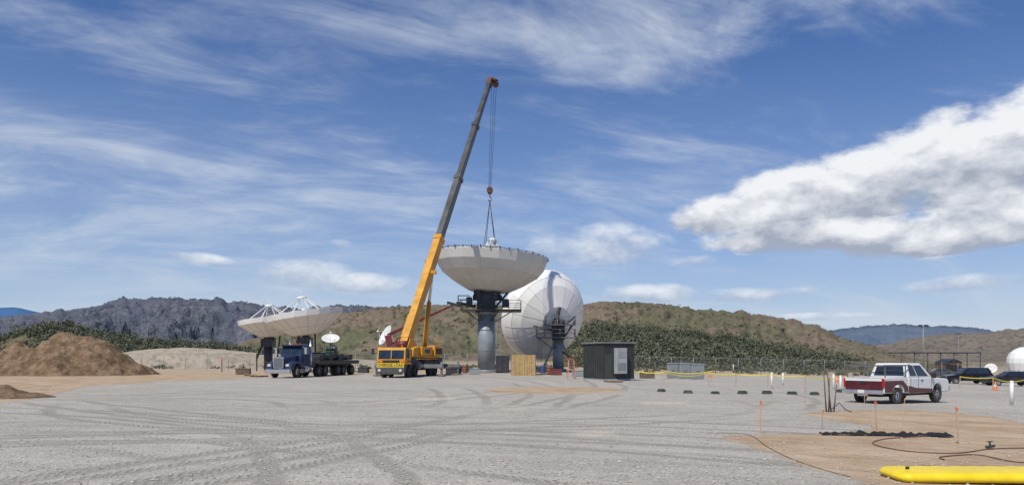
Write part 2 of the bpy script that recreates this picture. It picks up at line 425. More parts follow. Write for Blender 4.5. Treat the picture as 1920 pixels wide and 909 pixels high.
def hill(name,Yf,Yr,pts,mat,amp=.12,ns=200.,nu=200,nv=30,p=1.0,ridge=True,zb=-4.,seed=0.,jit=0.0):
    pxs=[q[0] for q in pts];pys=[q[1] for q in pts]
    def samp(u,t):
        Y=Yf+(Yr-Yf)*t; X=(u-960)/F*Y
        zr=H+(HY-np.interp(u,pxs,pys))/F*Yr
        zr+=jit*noise.fractal(Vector((u*.05,seed,1)),1.0,2.0,4)
        base=zb
        if t<=1: f=(t**p)*(1.5-.5*t) if p!=1 else t*(1.25-.25*t)
        else: f=1-.9*(t-1)
        v=Vector((X/ns,Y/ns,seed)); q=noise.fractal(v,1.0,2.1,6)
        if ridge: q=-abs(noise.fractal(v*1.3,.9,2.1,6))*1.6+.35
        k=min(1,t*4)*(max(0,1-t*.92) if t<=1 else .1)
        zz=base+(zr-base)*f+amp*max(zr-base,1)*q*k*1.6
        return X,Y,zz
    vs=[];us=np.linspace(pts[0][0],pts[-1][0],nu);ts=np.concatenate([np.linspace(0,1,nv),np.linspace(1.08,1.7,6)])
    for t in ts:
        for u in us: vs.append(samp(float(u),float(t)))
    R=len(ts);ix=np.arange(R*nu).reshape(R,nu)
    fs=np.stack([ix[:-1,:-1],ix[:-1,1:],ix[1:,1:],ix[1:,:-1]],-1).reshape(-1,4)
    me=bpy.data.meshes.new(name);me.from_pydata(vs,[],fs.tolist());me.materials.append(mat)
    me.polygons.foreach_set('use_smooth',[True]*len(me.polygons))
    o=bpy.data.objects.new(name,me);sc.collection.objects.link(o);o['kind']='structure';return samp
hb=hillmat('far_blue_ridge',(.05,.11,.22),(.06,.13,.24),(.07,.13,.22),.002,.01,.3,hz=.35,haze=(.08,.20,.42))  # all-blue base colours carry the haze of distance
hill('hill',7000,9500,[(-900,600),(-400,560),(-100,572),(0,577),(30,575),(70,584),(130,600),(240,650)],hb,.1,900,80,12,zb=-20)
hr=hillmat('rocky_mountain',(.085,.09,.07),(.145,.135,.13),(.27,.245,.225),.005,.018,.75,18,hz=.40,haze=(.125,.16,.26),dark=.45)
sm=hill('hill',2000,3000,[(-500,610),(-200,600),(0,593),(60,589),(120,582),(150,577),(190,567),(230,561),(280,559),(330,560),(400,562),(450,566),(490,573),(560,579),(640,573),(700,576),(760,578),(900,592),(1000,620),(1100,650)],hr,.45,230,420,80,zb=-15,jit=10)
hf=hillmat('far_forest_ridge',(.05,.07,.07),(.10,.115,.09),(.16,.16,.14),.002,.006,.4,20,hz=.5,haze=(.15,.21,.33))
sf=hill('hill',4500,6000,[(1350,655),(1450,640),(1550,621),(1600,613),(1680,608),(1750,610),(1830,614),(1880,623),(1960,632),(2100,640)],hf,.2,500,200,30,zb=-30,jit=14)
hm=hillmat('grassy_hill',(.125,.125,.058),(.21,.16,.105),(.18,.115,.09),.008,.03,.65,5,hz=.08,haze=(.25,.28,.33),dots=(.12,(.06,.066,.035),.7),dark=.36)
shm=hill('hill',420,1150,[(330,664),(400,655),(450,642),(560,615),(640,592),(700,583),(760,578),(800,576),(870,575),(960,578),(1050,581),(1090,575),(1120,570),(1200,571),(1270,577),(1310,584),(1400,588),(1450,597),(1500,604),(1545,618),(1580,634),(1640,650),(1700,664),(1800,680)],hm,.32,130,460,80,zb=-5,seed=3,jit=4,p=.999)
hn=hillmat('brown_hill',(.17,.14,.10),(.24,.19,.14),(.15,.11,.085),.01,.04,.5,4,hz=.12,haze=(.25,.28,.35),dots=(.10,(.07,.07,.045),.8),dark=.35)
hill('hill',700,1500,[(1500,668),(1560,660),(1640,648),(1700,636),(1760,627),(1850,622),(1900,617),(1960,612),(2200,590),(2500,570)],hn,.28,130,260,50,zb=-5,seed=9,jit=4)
hg=hillmat('brushy_slope',(.12,.11,.065),(.19,.155,.10),(.08,.08,.045),.05,.2,.5,.6)
sR=hill('hill',135,235,[(1040,668),(1060,640),(1085,618),(1130,612),(1200,617),(1300,630),(1400,643),(1450,652),(1500,660),(1560,670),(1640,676),(1760,681)],hg,.10,30,160,30,ridge=False,zb=-3.2,seed=5)
sL=hill('hill',150,260,[(-500,640),(-100,640),(0,632),(50,612),(90,604),(130,608),(180,624),(260,638),(350,646),(450,652),(560,664),(640,672)],hg,.10,30,160,30,ridge=False,zb=-1.2,seed=6)
hs=hillmat('sandy_bank',(.42,.36,.27),(.52,.46,.37),(.30,.24,.17),.3,1.2,.5,.3)
hill('hill',118,138,[(-300,668),(0,672),(200,666),(250,657),(300,653),(360,651),(420,655),(470,660),(520,664),(640,671),(720,676)],hs,.25,5,260,24,ridge=True,zb=-.3,seed=8)
# ------------------------------------------------------------ foliage
def leafmat(name,c1,c2):
    m,nt,b=newmat(name); g_=nt.nodes.new('ShaderNodeNewGeometry'); r=S(nt,g_.outputs['Random Per Island'])
    n=tnoise(nt,S(nt,g_.outputs['Position']),.22,4,.6)
    c=mixc(nt,(r*.45+n.step(.38,.62)*.6).clamp(),c1,c2); nt.links.new(c.k,b.inputs['Base Color'])
    b.inputs['Roughness'].default_value=.8; b.inputs['Specular IOR Level'].default_value=.2; return m
lm=leafmat('sage_leaves',(.04,.052,.030),(.165,.175,.115)); ld=leafmat('distant_conifer',(.05,.062,.06),(.08,.095,.09))
def shrubs(name,cents,leaf,nl,mat,label,cat='bushes'):
    Vs=[]
    for (cx,cy,cz,rx,rz) in cents:
        k=nl
        dv=rng.normal(size=(k,3)); dv/=np.linalg.norm(dv,axis=1)[:,None]
        dv[:,2]=np.abs(dv[:,2])*1.0-.15
        lob=1+.35*np.sin(dv[:,0]*5+cx)*np.cos(dv[:,1]*4+cy)
        rr=(rng.random(k)**.35)*lob
        c=np.stack([cx+dv[:,0]*rx*rr,cy+dv[:,1]*rx*rr,cz+dv[:,2]*rz*rr],1)
        t1=rng.normal(size=(k,3));t1/=np.linalg.norm(t1,axis=1)[:,None]
        t2=np.cross(t1,dv+rng.normal(size=(k,3))*.5);t2/=np.linalg.norm(t2,axis=1)[:,None]+1e-6
        s=leaf*(.6+.8*rng.random((k,1)))
        Vs.append(np.stack([c-t1*s,c+t2*s*.7,c+t1*s,c-t2*s*.7],1).reshape(-1,3))
    Vv=np.concatenate(Vs); n=len(Vv)//4
    me=bpy.data.meshes.new(name); me.from_pydata(Vv.tolist(),[],np.arange(n*4).reshape(n,4).tolist()); me.materials.append(mat)
    o=bpy.data.objects.new(name,me);sc.collection.objects.link(o);o['kind']='stuff';o['label']=label;o['category']=cat;return o
c=[]
for i in range(1900):
    u=1065+rng.random()*600; t=rng.random()**.8; 
    if u<1100 and rng.random()<.5: continue
    X_,Y_,Z_=sR(u,t); dn_=noise.noise(Vector((X_*.05,Y_*.05,0)))
    if dn_<-.18 and rng.random()<.8: continue
    if u>1400 and rng.random()<(u-1400)/240: continue
    s=(.7+2.1*rng.random()**2)*(1+.5*dn_); c.append((X_,Y_,Z_+.2,s*1.25,s*1.35))
shrubs('shrubbery',c,.25,66,lm,'dense grey green sagebrush covering the low slope')
c=[]
for i in range(1300):
    u=-150+rng.random()*720; t=rng.random()**.8
    X_,Y_,Z_=sL(u,t)
    if noise.noise(Vector((X_*.04,Y_*.04,2)))<-.2 and rng.random()<.8: continue
    s=(.7+2.0*rng.random()**2); c.append((X_,Y_,Z_+.2,s*1.2,s*1.25))
shrubs('shrubbery',c,.27,58,lm,'green sagebrush and scrub covering the low rise')
c=[]
for i in range(3000):
    u=480+rng.random()*1200; t=.03+.85*rng.random(); X_,Y_,Z_=shm(u,t)
    if noise.noise(Vector((X_*.012,Y_*.012,2)))<.0: continue
    s=.7+1.8*rng.random()**2; c.append((X_,Y_,Z_,s*1.3,s*.8))
shrubs('shrubbery',c,.7,9,leafmat('hill_scrub',(.05,.055,.03),(.12,.115,.065)),'dark scrub dotted over the grassy hill')
c=[]
for i in range(130):
    u=160+rng.random()*600; t=.96+.04*rng.random(); X_,Y_,Z_=sm(u,t); s=2+5*rng.random()**3; c.append((X_,Y_,Z_+1,s*.6,s))
for i in range(400):
    u=1500+rng.random()*480; t=.9+.1*rng.random(); X_,Y_,Z_=sf(u,t); s=7+8*rng.random(); c.append((X_,Y_,Z_,s,s))
shrubs('distant_trees',c,2.0,12,ld,'small dark conifers along the mountain ridges','trees')
c=[]
for i in range(260):
    X_=-70+rng.random()*160;Y_=108+rng.random()*26
    c.append((X_,Y_,gz(X_)+.1,.4+.5*rng.random(),.35+.4*rng.random()))
shrubs('weeds',c,.15,40,lm,'low dry weeds along the chain link fence','weeds')
# ------------------------------------------------------------ dirt piles
def pile(name,loc,rx,ry,h,label,peaks,mat,seed=0,n=90):
    vs=[];
    for j in range(n):
        for i in range(n):
            x_=(i/(n-1)*2-1)*rx*1.25;y_=(j/(n-1)*2-1)*ry*1.25
            zz=0
            for (cx,cy,hh,w) in peaks:
                d_=math.hypot((x_-cx)/(rx*w),(y_-cy)/(ry*w)); d_+=.14*noise.fractal(Vector((x_*.4,y_*.4,seed)),1,2,4)
                q=h*hh*(1-d_); q=q if q>0 else 0
                q=min(q,h*hh*.9+ (q-h*hh*.9)*.35) if q>h*hh*.9 else q
                zz=max(zz,q)
            zz+=.26*noise.fractal(Vector((x_*1.1,y_*1.1,seed+4)),.7,2.1,6)*min(1,zz*2)
            vs.append((x_,y_,zz-.03))
    ix=np.arange(n*n).reshape(n,n)
    fs=np.stack([ix[:-1,:-1],ix[:-1,1:],ix[1:,1:],ix[1:,:-1]],-1).reshape(-1,4).tolist()
    me=bpy.data.meshes.new(name);me.from_pydata(vs,[],fs);me.materials.append(mat)
    me.polygons.foreach_set('use_smooth',[True]*len(me.polygons))
    o=bpy.data.objects.new(name,me);sc.collection.objects.link(o);o.location=loc
    tag(o,label,'dirt pile')
    return o
m,nt,b=newmat('excavated_dirt');p=objc(nt);n_=tnoise(nt,p,.9,7,.7);n3_=tnoise(nt,vec(nt,*[k for k in sep(nt,p)[:2]],0.0),3.5,6,.75)
cc=mixc(nt,n_.step(.38,.62),(.165,.108,.066),(.31,.22,.14)); cc=mixc(nt,n3_.step(.48,.68)*.65,cc,(.10,.066,.042))
nt.links.new(cc.k,b.inputs['Base Color']);b.inputs['Roughness'].default_value=1;b.inputs['Specular IOR Level'].default_value=.1
bump(nt,b,n_+n3_*.6,1.0,.35); dirtm=m
pile('dirt_pile',(-45.0,76,0),8.6,6.5,4.6,'tall heap of loose brown excavated dirt beside the gravel lot',[(0.3,0,1,.95),(2.2,-.5,.9,.78),(-4.8,0,.74,.62),(-7.6,0,.55,.5)],dirtm,n=130)
pile('dirt_mound',(-25,33.5,0),5,2.2,.9,'low brown dirt mound at the edge of the gravel',[(0,0,1,.9),(-3,.3,1,.5)],dirtm,3,60)
# ------------------------------------------------------------ antennas
def frame_from_axis(c,ax,roll=0):
    ax=Vector(ax).normalized(); q=ax.to_track_quat('Z','Y').to_matrix().to_4x4()
    return Matrix.Translation(c)@q@Matrix.Rotation(roll,4,'Z')
def seams(out,n,T,o,w=.035,rings=(),mult=1):
    rb=MB()
    for i in range(n):
        a_=2*math.pi*i/n
        for (r0,z0),(r1,z1) in zip(out[:-1],out[1:]):
            if r1<.01: continue
            p0=T@Vector((r0*math.cos(a_)*1.001,r0*math.sin(a_)*1.001,z0-.02));p1=T@Vector((r1*math.cos(a_)*1.001,r1*math.sin(a_)*1.001,z1-.02))
            rb.beam(p0,p1,w,w)
    for (r0,z0) in rings:
        m_=n*mult
        pts=[T@Vector((r0*1.001*math.cos(2*math.pi*i/m_),r0*1.001*math.sin(2*math.pi*i/m_),z0-.02)) for i in range(m_+1)]
        for p0,p1 in zip(pts[:-1],pts[1:]): rb.beam(p0,p1,w,w)
    rb.obj('panel_seam',o,[seamm],world=True)
def reflector(parent,T,R,out,n=24,feed=1.8,legs=4,ties=False,mat=None,smooth=False,depth=2.6,rings=None,sw=.022):
    k=R/6.8
    mb=MB()
    mb.lathe([(R,.06),(R+.05,.03),(R+.05,-.12),(out[1][0],out[1][1])],n*(2 if smooth else 1),0,smooth,T)
    if smooth:
        for p0,p1 in zip(out[1:-1],out[2:]): mb.lathe([p0,p1],n*2,0,True,T)
    else: mb.lathe(out[1:],n,0,False,T)
    inn=[(R*(1-i/8),-depth*(1-(1-i/8)**2)) for i in range(9)]
    inn[0]=(R,.06)
    mb.lathe(inn,n*2,0,True,T)
    o=mb.obj('reflector',parent,[mat or dishw],world=True,norm=False)
    seams(out[:],n,T,o,sw,rings or out[2:-1],2 if smooth else 1)
    if ties:
        tb=MB()
        for i in range(n*2):
            a_=2*math.pi*i/(n*2)
            q=T@Vector((R*1.01*math.cos(a_),R*1.01*math.sin(a_),.1)); tb.box(q,(.14,.14,.12+.18*random.random()))
            q2=T@Vector((R*1.01*math.cos(a_+.13),R*1.01*math.sin(a_+.13),.1)); tb.beam(q+Vector((0,0,.03)),q2+Vector((0,0,.03)),.04,.04)
        tb.obj('rim_bolt_ring',o,[darks],world=True)
    fb=MB()
    ap=Vector((0,0,feed))
    for i in range(legs):
        a_=2*math.pi*(i+.5)/legs
        fb.cyl(T@Vector((R*.45*math.cos(a_),R*.45*math.sin(a_),-depth*.8)),T@(ap+Vector((.3*k*math.cos(a_),.3*k*math.sin(a_),0))),.07,n=6)
        fb.cyl(T@Vector((.9*k*math.cos(a_),.9*k*math.sin(a_),feed-.75)),T@(ap+Vector((.15*k*math.cos(a_),.15*k*math.sin(a_),.25))),.06,n=6)
    fb.lathe([(0.0,feed+.1),(.4*k,feed+.05),(.6*k,feed-.1),(0.0,feed-.3)],14,0,True,T)
    fb.lathe([(0.0,feed-.7),(1.1*k,feed-.8),(1.0*k,feed-.95),(0.0,feed-1.1)],16,0,True,T)
    fb.cyl(T@Vector((0,0,-.9*depth)),T@Vector((0,0,feed-1.3)),.5*k,.35*k,n=12)
    fb.obj('feed_support',parent,[white],world=True)
    return o
def railing(mb,pts,z0,h=1.05,r=.03,sp=1.2):
    for p0,p1 in zip(pts[:-1],pts[1:]):
        a_=Vector((p0[0],p0[1],z0));b_=Vector((p1[0],p1[1],z0));L=(b_-a_).length;n=max(1,int(L/sp))
        for k in range(n+1):
            q=a_.lerp(b_,k/n); mb.cyl(q,q+Vector((0,0,h)),r,n=5)
        for hh in(h,h*.5): mb.cyl(a_+Vector((0,0,hh)),b_+Vector((0,0,hh)),r,n=5)
YM=90.0; bx=(912-960)/F*YM
ant=thing('satellite_antenna','large white satellite dish facing up on a grey steel pedestal','satellite dish',(bx,YM,0))
cR=W(921,482,YM); TR=frame_from_axis(cR,(.075,.03,1),.1)
outM=[(6.8,0),(6.55,-1.1),(5.8,-2.1),(4.2,-3.2),(2.4,-4.15),(0.0,-4.25)]
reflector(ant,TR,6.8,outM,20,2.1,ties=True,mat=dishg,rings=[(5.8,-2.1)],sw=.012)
mb=MB(); mb.cyl((bx,YM,.02),(bx,YM,7.0),1.05,n=28); mb.cyl((bx,YM,.0),(bx,YM,.25),1.5,n=28)
for zz in(2.6,5.0): mb.cyl((bx,YM,zz),(bx,YM,zz+.08),1.09,n=28)
mb.cyl((bx,YM,6.9),(bx,YM,7.25),1.35,n=28)
mb.obj('pedestal',ant,[greyp],world=True)
mb=MB()
mb.box((bx,YM,8.3),(2.2,2.0,1.9)); mb.box((bx-.9,YM-.2,9.2),(.5,2.4,1.2)); mb.box((bx+1.1,YM-.2,9.2),(.5,2.4,1.2))
mb.box((bx+.1,YM,9.45),(3.2,1.8,.5)); mb.cyl((bx-1.6,YM-.6,8.9),(bx+1.9,YM-.6,8.9),.32,n=12)
mb.beam((bx-1.3,YM,7.9),(bx-3.6,YM-.3,8.3),.35,.35);mb.cyl((bx+1,YM-1.1,7.6),(bx+2.6,YM-.8,9.5),.14,n=8)
mb.box((bx-2.0,YM-1.2,8.5),(.7,.5,.8)); mb.box((bx+2.3,YM-1.0,8.2),(.8,.5,1.0))
mb.obj('azimuth_mount',ant,[darks],.03,world=True)
mb=MB(); z0=7.35
mb.box((bx+.6,YM,z0),(7.2,4.4,.14))
for xx in(-2.4,-1,1.5,3.2): mb.beam((bx+xx,YM-2,z0-.1),(bx+xx*.35,YM-.8,z0-1.3),.09,.09)
railing(mb,[(bx-3,YM-2.15),(bx+4.15,YM-2.15),(bx+4.15,YM+2.15),(bx-3,YM+2.15),(bx-3,YM-2.15)],z0+.07)
mb.beam((bx-3,YM-1.5,z0+.5),(bx-4.6,YM-1.5,z0+.9),.5,.3)
mb.obj('service_platform',ant,[darks],world=True)
mb=MB(); 
for k in(0,1): mb.beam((bx+1.25+.45*k,YM-1.9,0),(bx+1.25+.45*k,YM-1.9,z0),.05,.05)
for k in range(20): mb.beam((bx+1.25,YM-1.9,.35*k+.3),(bx+1.7,YM-1.9,.35*k+.3),.03,.03)
mb.obj('ladder',ant,[steel],world=True)
# rear antenna
YB=106.0; cB=W(1016,590,YB); axB=Vector((-.46,.80,.30)).normalized()
antb=thing('satellite_antenna','large white satellite dish seen from behind on platformed steel mount','satellite dish',(W(1056,690,YB-2).x,YB-3,gz(W(1056,690,YB-2).x)))
TB=frame_from_axis(cB,axB,.1); outB=[(6.45,0),(6.4,-.8),(5.9,-1.8),(4.9,-2.7),(2.2,-3.9),(0.0,-4.0)]
reflector(antb,TB,6.45,outB,18,2.2,smooth=True,depth=1.9,rings=[(5.9,-1.8),(2.2,-3.9)],sw=.022)
hub=TB@Vector((0,0,-3.9)); hx,hy,hz_=hub
mb=MB(); zg=gz(hx); px_,py_=hx+.2,hy-1.3
mb.cyl((px_,py_,zg),(px_,py_,4.3),.75,n=20); mb.cyl((px_,py_,zg),(px_,py_,zg+.3),1.1,n=20)
for s_ in(-1,1): mb.beam((px_+s_*2.2,py_+.5,zg),(px_+s_*.6,py_,3.6),.22,.22)
mb.obj('pedestal',antb,[greyp],world=True)
mb=MB(); mb.box((px_,py_,5.1),(1.7,1.7,1.9)); mb.beam((px_,py_,5.6),hub,1.2,1.2); mb.cyl(hub-Vector((1.2,0,0)),hub+Vector((1.2,0,0)),.35,n=12)
mb.beam((px_-.3,py_+.2,6.0),hub+Vector((.5,-.5,2.0)),.22,.3); mb.cyl((px_-.2,py_-1,5.3),hub+Vector((.2,-.4,1.8)),.13,n=8); mb.beam((px_+.6,py_,4.2),(px_+2.2,py_-.2,6.6),.25,.25); mb.beam((px_-.6,py_-.6,3.2),(px_+2.3,py_-.3,1.4),.2,.2)
for s_ in(-1,1): mb.cyl((px_+s_*.5,py_-.5,5.0),TB@Vector((s_*3.2,-1.0*s_,-3.4)),.09,n=8)
mb.obj('azimuth_mount',antb,[darks],.03,world=True)
mb=MB()
for z0_,xa,xb in((4.4,-3.0,2.2),(6.1,-1.8,2.2)):
    mb.box((px_+(xa+xb)/2,py_-.8,z0_),(xb-xa,2.2,.12)); railing(mb,[(px_+xb,py_+.3),(px_+xb,py_-1.9),(px_+xa,py_-1.9),(px_+xa,py_+.3)],z0_+.05,1.05,.035,.9)
mb.beam((px_-2.8,py_-1,4.4),(px_-.6,py_-.4,2.8),.12,.12);mb.beam((px_-2.8,py_-1.8,4.4),(px_-2.8,py_-1.8,zg+1.2),.06,.06);mb.beam((px_-2.4,py_-1.8,4.4),(px_-2.4,py_-1.8,zg+1.2),.06,.06)
for k in range(8): mb.beam((px_-2.8,py_-1.8,1.5+.36*k),(px_-2.4,py_-1.8,1.5+.36*k),.03,.03)
mb.obj('service_platform',antb,[M('platform_grey',(.13,.14,.16),.5,.2)],world=True)
# left pair
def med_ant(px0,pyr,Y,R,ax,feed,label,pedx):
    c0=W(px0,pyr,Y); gx_=W(pedx,600,Y).x
    t=thing('satellite_antenna',label,'satellite dish',(gx_,Y,0))
    T=frame_from_axis(c0,ax,.2)
    pr=[(R,0),(R*.985,-.13*R),(R*.66,-.38*R),(R*.36,-.56*R),(0.0,-.60*R)]
    mb=MB(); mb.lathe([(R,.05),(R+.04,.02),(R*.985,-.13*R)],20,0,False,T)
    mb.lathe(pr[1:],20,0,False,T)
    mb.lathe([(R*(1-i/8),.05-.30*R*(1-(1-i/8)**2)) for i in range(9)],40,0,True,T)
    o=mb.obj('reflector',t,[dishw],world=True,norm=False)
    seams(pr,20,T,o,.022,pr[1:3],1)
    fb=MB(); nl=4
    for i in range(nl):
        a_=2*math.pi*(i+.3)/nl
        fb.cyl(T@Vector((R*.85*math.cos(a_),R*.85*math.sin(a_),-.05*R)),T@Vector((.3*math.cos(a_),.3*math.sin(a_),feed)),.06,n=6)
        fb.cyl(T@Vector((R*.45*math.cos(a_),R*.45*math.sin(a_),-.2*R)),T@Vector((.3*math.cos(a_),.3*math.sin(a_),feed)),.04,n=6)
    fb.cyl(T@Vector((0,0,feed-.15)),T@Vector((0,0,feed+.12)),.65,.5,n=14)
    fb.cyl(T@Vector((0,0,-.25*R)),T@Vector((0,0,feed-1.3)),.28,.22,n=10)
    fb.cyl(T@Vector((0,0,feed)),T@Vector((0,0,feed+.8)),.03,n=5)
    fb.obj('feed_support',t,[white],world=True)
    hb_=T@Vector((0,0,-.58*R))
    mb=MB(); mb.cyl((gx_,Y,0),(gx_,Y,hb_.z-.9),.55,n=16); mb.box((gx_,Y,hb_.z-.8),(1.5,1.5,1.1)); mb.beam((gx_,Y,hb_.z-.7),hb_,.9,.9)
    mb.cyl((gx_-1.4,Y-.3,1.6),hb_+Vector((-.9,0,.3)),.13,n=8);mb.cyl((gx_+1.3,Y-.3,1.8),hb_+Vector((.9,0,.2)),.1,n=8)
    mb.beam((gx_-1.5,Y,0),(gx_-1.5,Y,2.2),.14,.14);mb.beam((gx_-1.5,Y,2.2),(gx_,Y,2.2),.14,.14)
    mb.obj('pedestal',t,[darks],world=True)
med_ant(570,587,88,4.5,(-.15,-.02,1),1.85,'white satellite dish tipped skyward behind the blue truck',572)
med_ant(508,597,97,4.1,(-.12,-.02,1),1.7,'white satellite dish tipped skyward beside a matching dish',503)
def small_ant(px,py,Y,R,ax,label,mat):
    c0=W(px,py,Y); g0=gz(c0.x); T=frame_from_axis(c0,ax)
    t=thing('small_satellite_dish',label,'satellite dish',(c0.x,Y,g0))
    mb=MB(); mb.lathe([(0,-.36*R),(.5*R,-.28*R),(.85*R,-.09*R),(R,0),(R*1.02,.04),(R*.97,.03),(.6*R,-.19*R),(0,-.30*R)],28,0,True,T); mb.obj('reflector',t,[mat],world=True,norm=False)
    fb=MB()
    for i in range(3):
        a_=2*math.pi*i/3+.5; fb.cyl(T@Vector((R*.8*math.cos(a_),R*.8*math.sin(a_),-.05)),T@Vector((0,0,R*.75)),.03*max(1,R/1.5),n=5)
    fb.cyl(T@Vector((0,0,R*.7)),T@Vector((0,0,R*.85)),.1*R,n=10); fb.obj('feed_support',t,[white],world=True)
    bb=T@Vector((0,0,-.5*R)); mb=MB(); mb.cyl((bb.x,bb.y,g0),(bb.x,bb.y,bb.z),.16*max(R/1.5,1),n=10); mb.cyl(bb,T@Vector((0,0,-.3*R)),.3*R,.25*R,n=10); mb.obj('pedestal',t,[steel],world=True)
small_ant(722,628,104,1.5,(-.75,-.45,.45),'small round white dish tilted sideways near the crane',white)
small_ant(620,634,108,1.25,(.1,-.5,.85),'small white dish on a post behind the truck bed',white)
small_ant(1858,690,112,.8,(-.4,-.7,.5),'small white dish on a short post',white)
# ------------------------------------------------------------ crane
fp=G(733,708); ang=math.atan2(-math.cos(math.radians(10)),-math.sin(math.radians(10)))
cr=thing('mobile_crane','yellow mobile crane truck with tall grey telescopic boom','crane',fp,ang)
CM=_wm[cr.name]
mb=MB(); mb.prism([(-1.75,1.15),(-.05,1.15),(0,1.2),(0,1.62),(-.18,2.52),(-.34,2.64),(-1.6,2.64),(-1.75,2.5)],-1.28,1.28); cab=mb.obj('cab',cr,[yellow],.05)
A_,B_,C_,D_=(0.0,-1.24,1.58),(0.0,1.24,1.58),(-.18,1.24,2.52),(-.18,-1.24,2.52)
for u0,u1 in((.04,.485),(.515,.96)): MB().face_panel(A_,B_,C_,D_,u0,u1,.06,.86,.02).obj('windscreen',cab,[glass])
for s_ in(-1,1):
    MB().box((-.75,s_*1.285,2.05),(.8,.03,.72)).obj('side_window',cab,[glass])
    mb=MB(); mb.beam((-.12,s_*1.28,2.5),(.25,s_*1.55,2.5),.04,.04); mb.box((.25,s_*1.55,2.28),(.06,.22,.5)); mb.obj('mirror',cab,[black])
    MB().beam((.04,s_*.55-.45,1.70),(-.02,s_*.55,2.2),.02,.03).obj('wiper',cab,[black])
    MB().cyl((.30,s_*.95,.66),(.33,s_*.95,.66),.13,n=14).obj('headlight',cr,[lightm])
    MB().box((.02,s_*1.08,1.42),(.04,.3,.12)).obj('turn_signal',cr,[orange])
    MB().box((-.9,s_*1.295,1.42),(.85,.02,.44)).obj('door',cab,[yellow])
MB().box((.02,0,1.42),(.06,1.5,.2)).obj('grille',cab,[black])
MB().box((-.9,0,2.70),(.9,.9,.12)).obj('roof_hatch',cab,[darks],.02)
MB().cyl((-.5,.85,2.64),(-.5,.85,2.82),.08,n=12).obj('beacon',cab,[orange])
mb=MB().box((.10,0,.66),(.35,2.6,.46)); mb.box((.18,0,.38),(.15,2.2,.14)); mb.obj('bumper',cr,[M('bumper_grey',(.07,.07,.07),.6)],.03)
mb=MB().box((-1.2,0,.9),(2.0,2.4,.45)); mb.obj('front_frame',cr,[darks])
sg=MB().box((.12,0,1.1),(.05,2.45,.36)).obj('oversize_load_sign',cr,[M('sign_yellow',(.85,.58,.03),.5)])
def text(s,parent,T,size,mat,ext=.004):
    cu=bpy.data.curves.new('t','FONT'); cu.body=s; cu.size=size; cu.align_x='CENTER'; cu.align_y='CENTER'; cu.extrude=ext; cu.offset=size*.02
    o=bpy.data.objects.new('t',cu); sc.collection.objects.link(o); dg=bpy.context.evaluated_depsgraph_get()
    me=bpy.data.meshes.new_from_object(o.evaluated_get(dg)); bpy.data.objects.remove(o)
    me.transform(T); me.materials.clear(); me.materials.append(mat)
    q=bpy.data.objects.new('lettering',me); sc.collection.objects.link(q); q.parent=parent; return q
text('OVERSIZE LOAD',sg,Matrix(((0,0,1,.155),(1,0,0,0),(0,1,0,1.1),(0,0,0,1))),.32,black)
mb=MB(); mb.box((-7.2,0,1.15),(9.9,2.3,.45)); mb.box((-7.2,0,.8),(9.6,1.0,.5)); mb.box((-3.1,0,1.55),(1.6,2.5,.5))
mb.box((-11.6,0,1.5),(1.4,2.5,.5)); mb.obj('chassis',cr,[darks],.03)
for s_ in(-1,1):
    for xx in(-1.35,-3.1,-7.9,-9.6): MB().box((xx,s_*1.18,1.42),(1.5,.42,.08)).obj('fender',cr,[darks],.02) 
    MB().box((-5.9,s_*1.15,1.0),(.9,.5,.6)).obj('storage_locker',cr,[darks],.02)
    MB().cyl((-4.6,s_*1.15,.95),(-3.9,s_*1.15,.95),.28,n=14).obj('fuel_tank',cr,[steel])
    MB().box((-6.8,s_*1.3,1.62),(7.0,.06,.10)).obj('deck_rail',cr,[yellow])
    MB().box((-2.15,s_*.9,2.0),(.35,.55,.9)).obj('engine_intake',cr,[darks],.03)
for (xx,yy,w_,h_) in((-2.9,.5,.6,.4),(-3.6,-.6,.7,.5),(-10.9,.6,.8,.5),(-10.6,-.7,.6,.7),(-11.7,0,.5,1.0)): MB().box((xx,yy,1.8+h_/2),(w_,.7,h_)).obj('deck_box',cr,[darks],.02)
for xx in(-1.35,-3.1,-7.9,-9.6):
    for s_ in(-1,1): wheel(cr,xx,s_*1.1,.58,.42,rimm=darks)
for xx in(-5.0,-11.2):
    mb=MB(); mb.box((xx,0,.95),(.45,6.6,.35))
    for s_ in(-1,1): mb.cyl((xx,s_*3.15,.1),(xx,s_*3.15,1.35),.11,n=10); mb.cyl((xx,s_*3.15,.02),(xx,s_*3.15,.14),.35,n=14)
    mb.obj('outrigger',cr,[M('outrigger_grey',(.2,.2,.2),.5,.2)],.02)
Bf=W(762,638,69.5); Tt=Vector((W(919,152,90).x,90,W(919,152,90).z))
dxy=(Tt-Bf); hd=Vector((dxy.x,dxy.y,0)).normalized(); lf=Vector((-hd.y,hd.x,0))
SM=Matrix(((hd.x,lf.x,0,Bf.x),(hd.y,lf.y,0,Bf.y),(0,0,1,0),(0,0,0,1)))
mb=MB(); mb.box((2.2,0,1.95),(5.2,2.4,.45),T=SM); mb.hexa([(-1.2,-1.3,1.8),(.2,-1.3,1.8),(.2,1.3,1.8),(-1.2,1.3,1.8)],[(-1.0,-1.3,2.6),(.2,-1.3,2.8),(.2,1.3,2.8),(-1.0,1.3,2.6)],T=SM)
mb.box((1.3,-1.15,2.35),(2.2,.8,.8),T=SM); mb.hexa([(2.5,-1.75,1.9),(4.6,-1.75,1.9),(4.6,-.8,1.9),(2.5,-.8,1.9)],[(2.6,-1.7,2.9),(4.5,-1.7,2.75),(4.5,-.85,2.75),(2.6,-.85,2.9)],T=SM)
for s_ in(-.62,.52): mb.prism([(-1.0,1.7),(1.4,1.7),(1.0,2.9),(.35,3.5),(-.35,3.5),(-.9,2.8)],s_,s_+.1,T=SM)
ss=mb.obj('superstructure',cr,[yellow],.04,world=True)
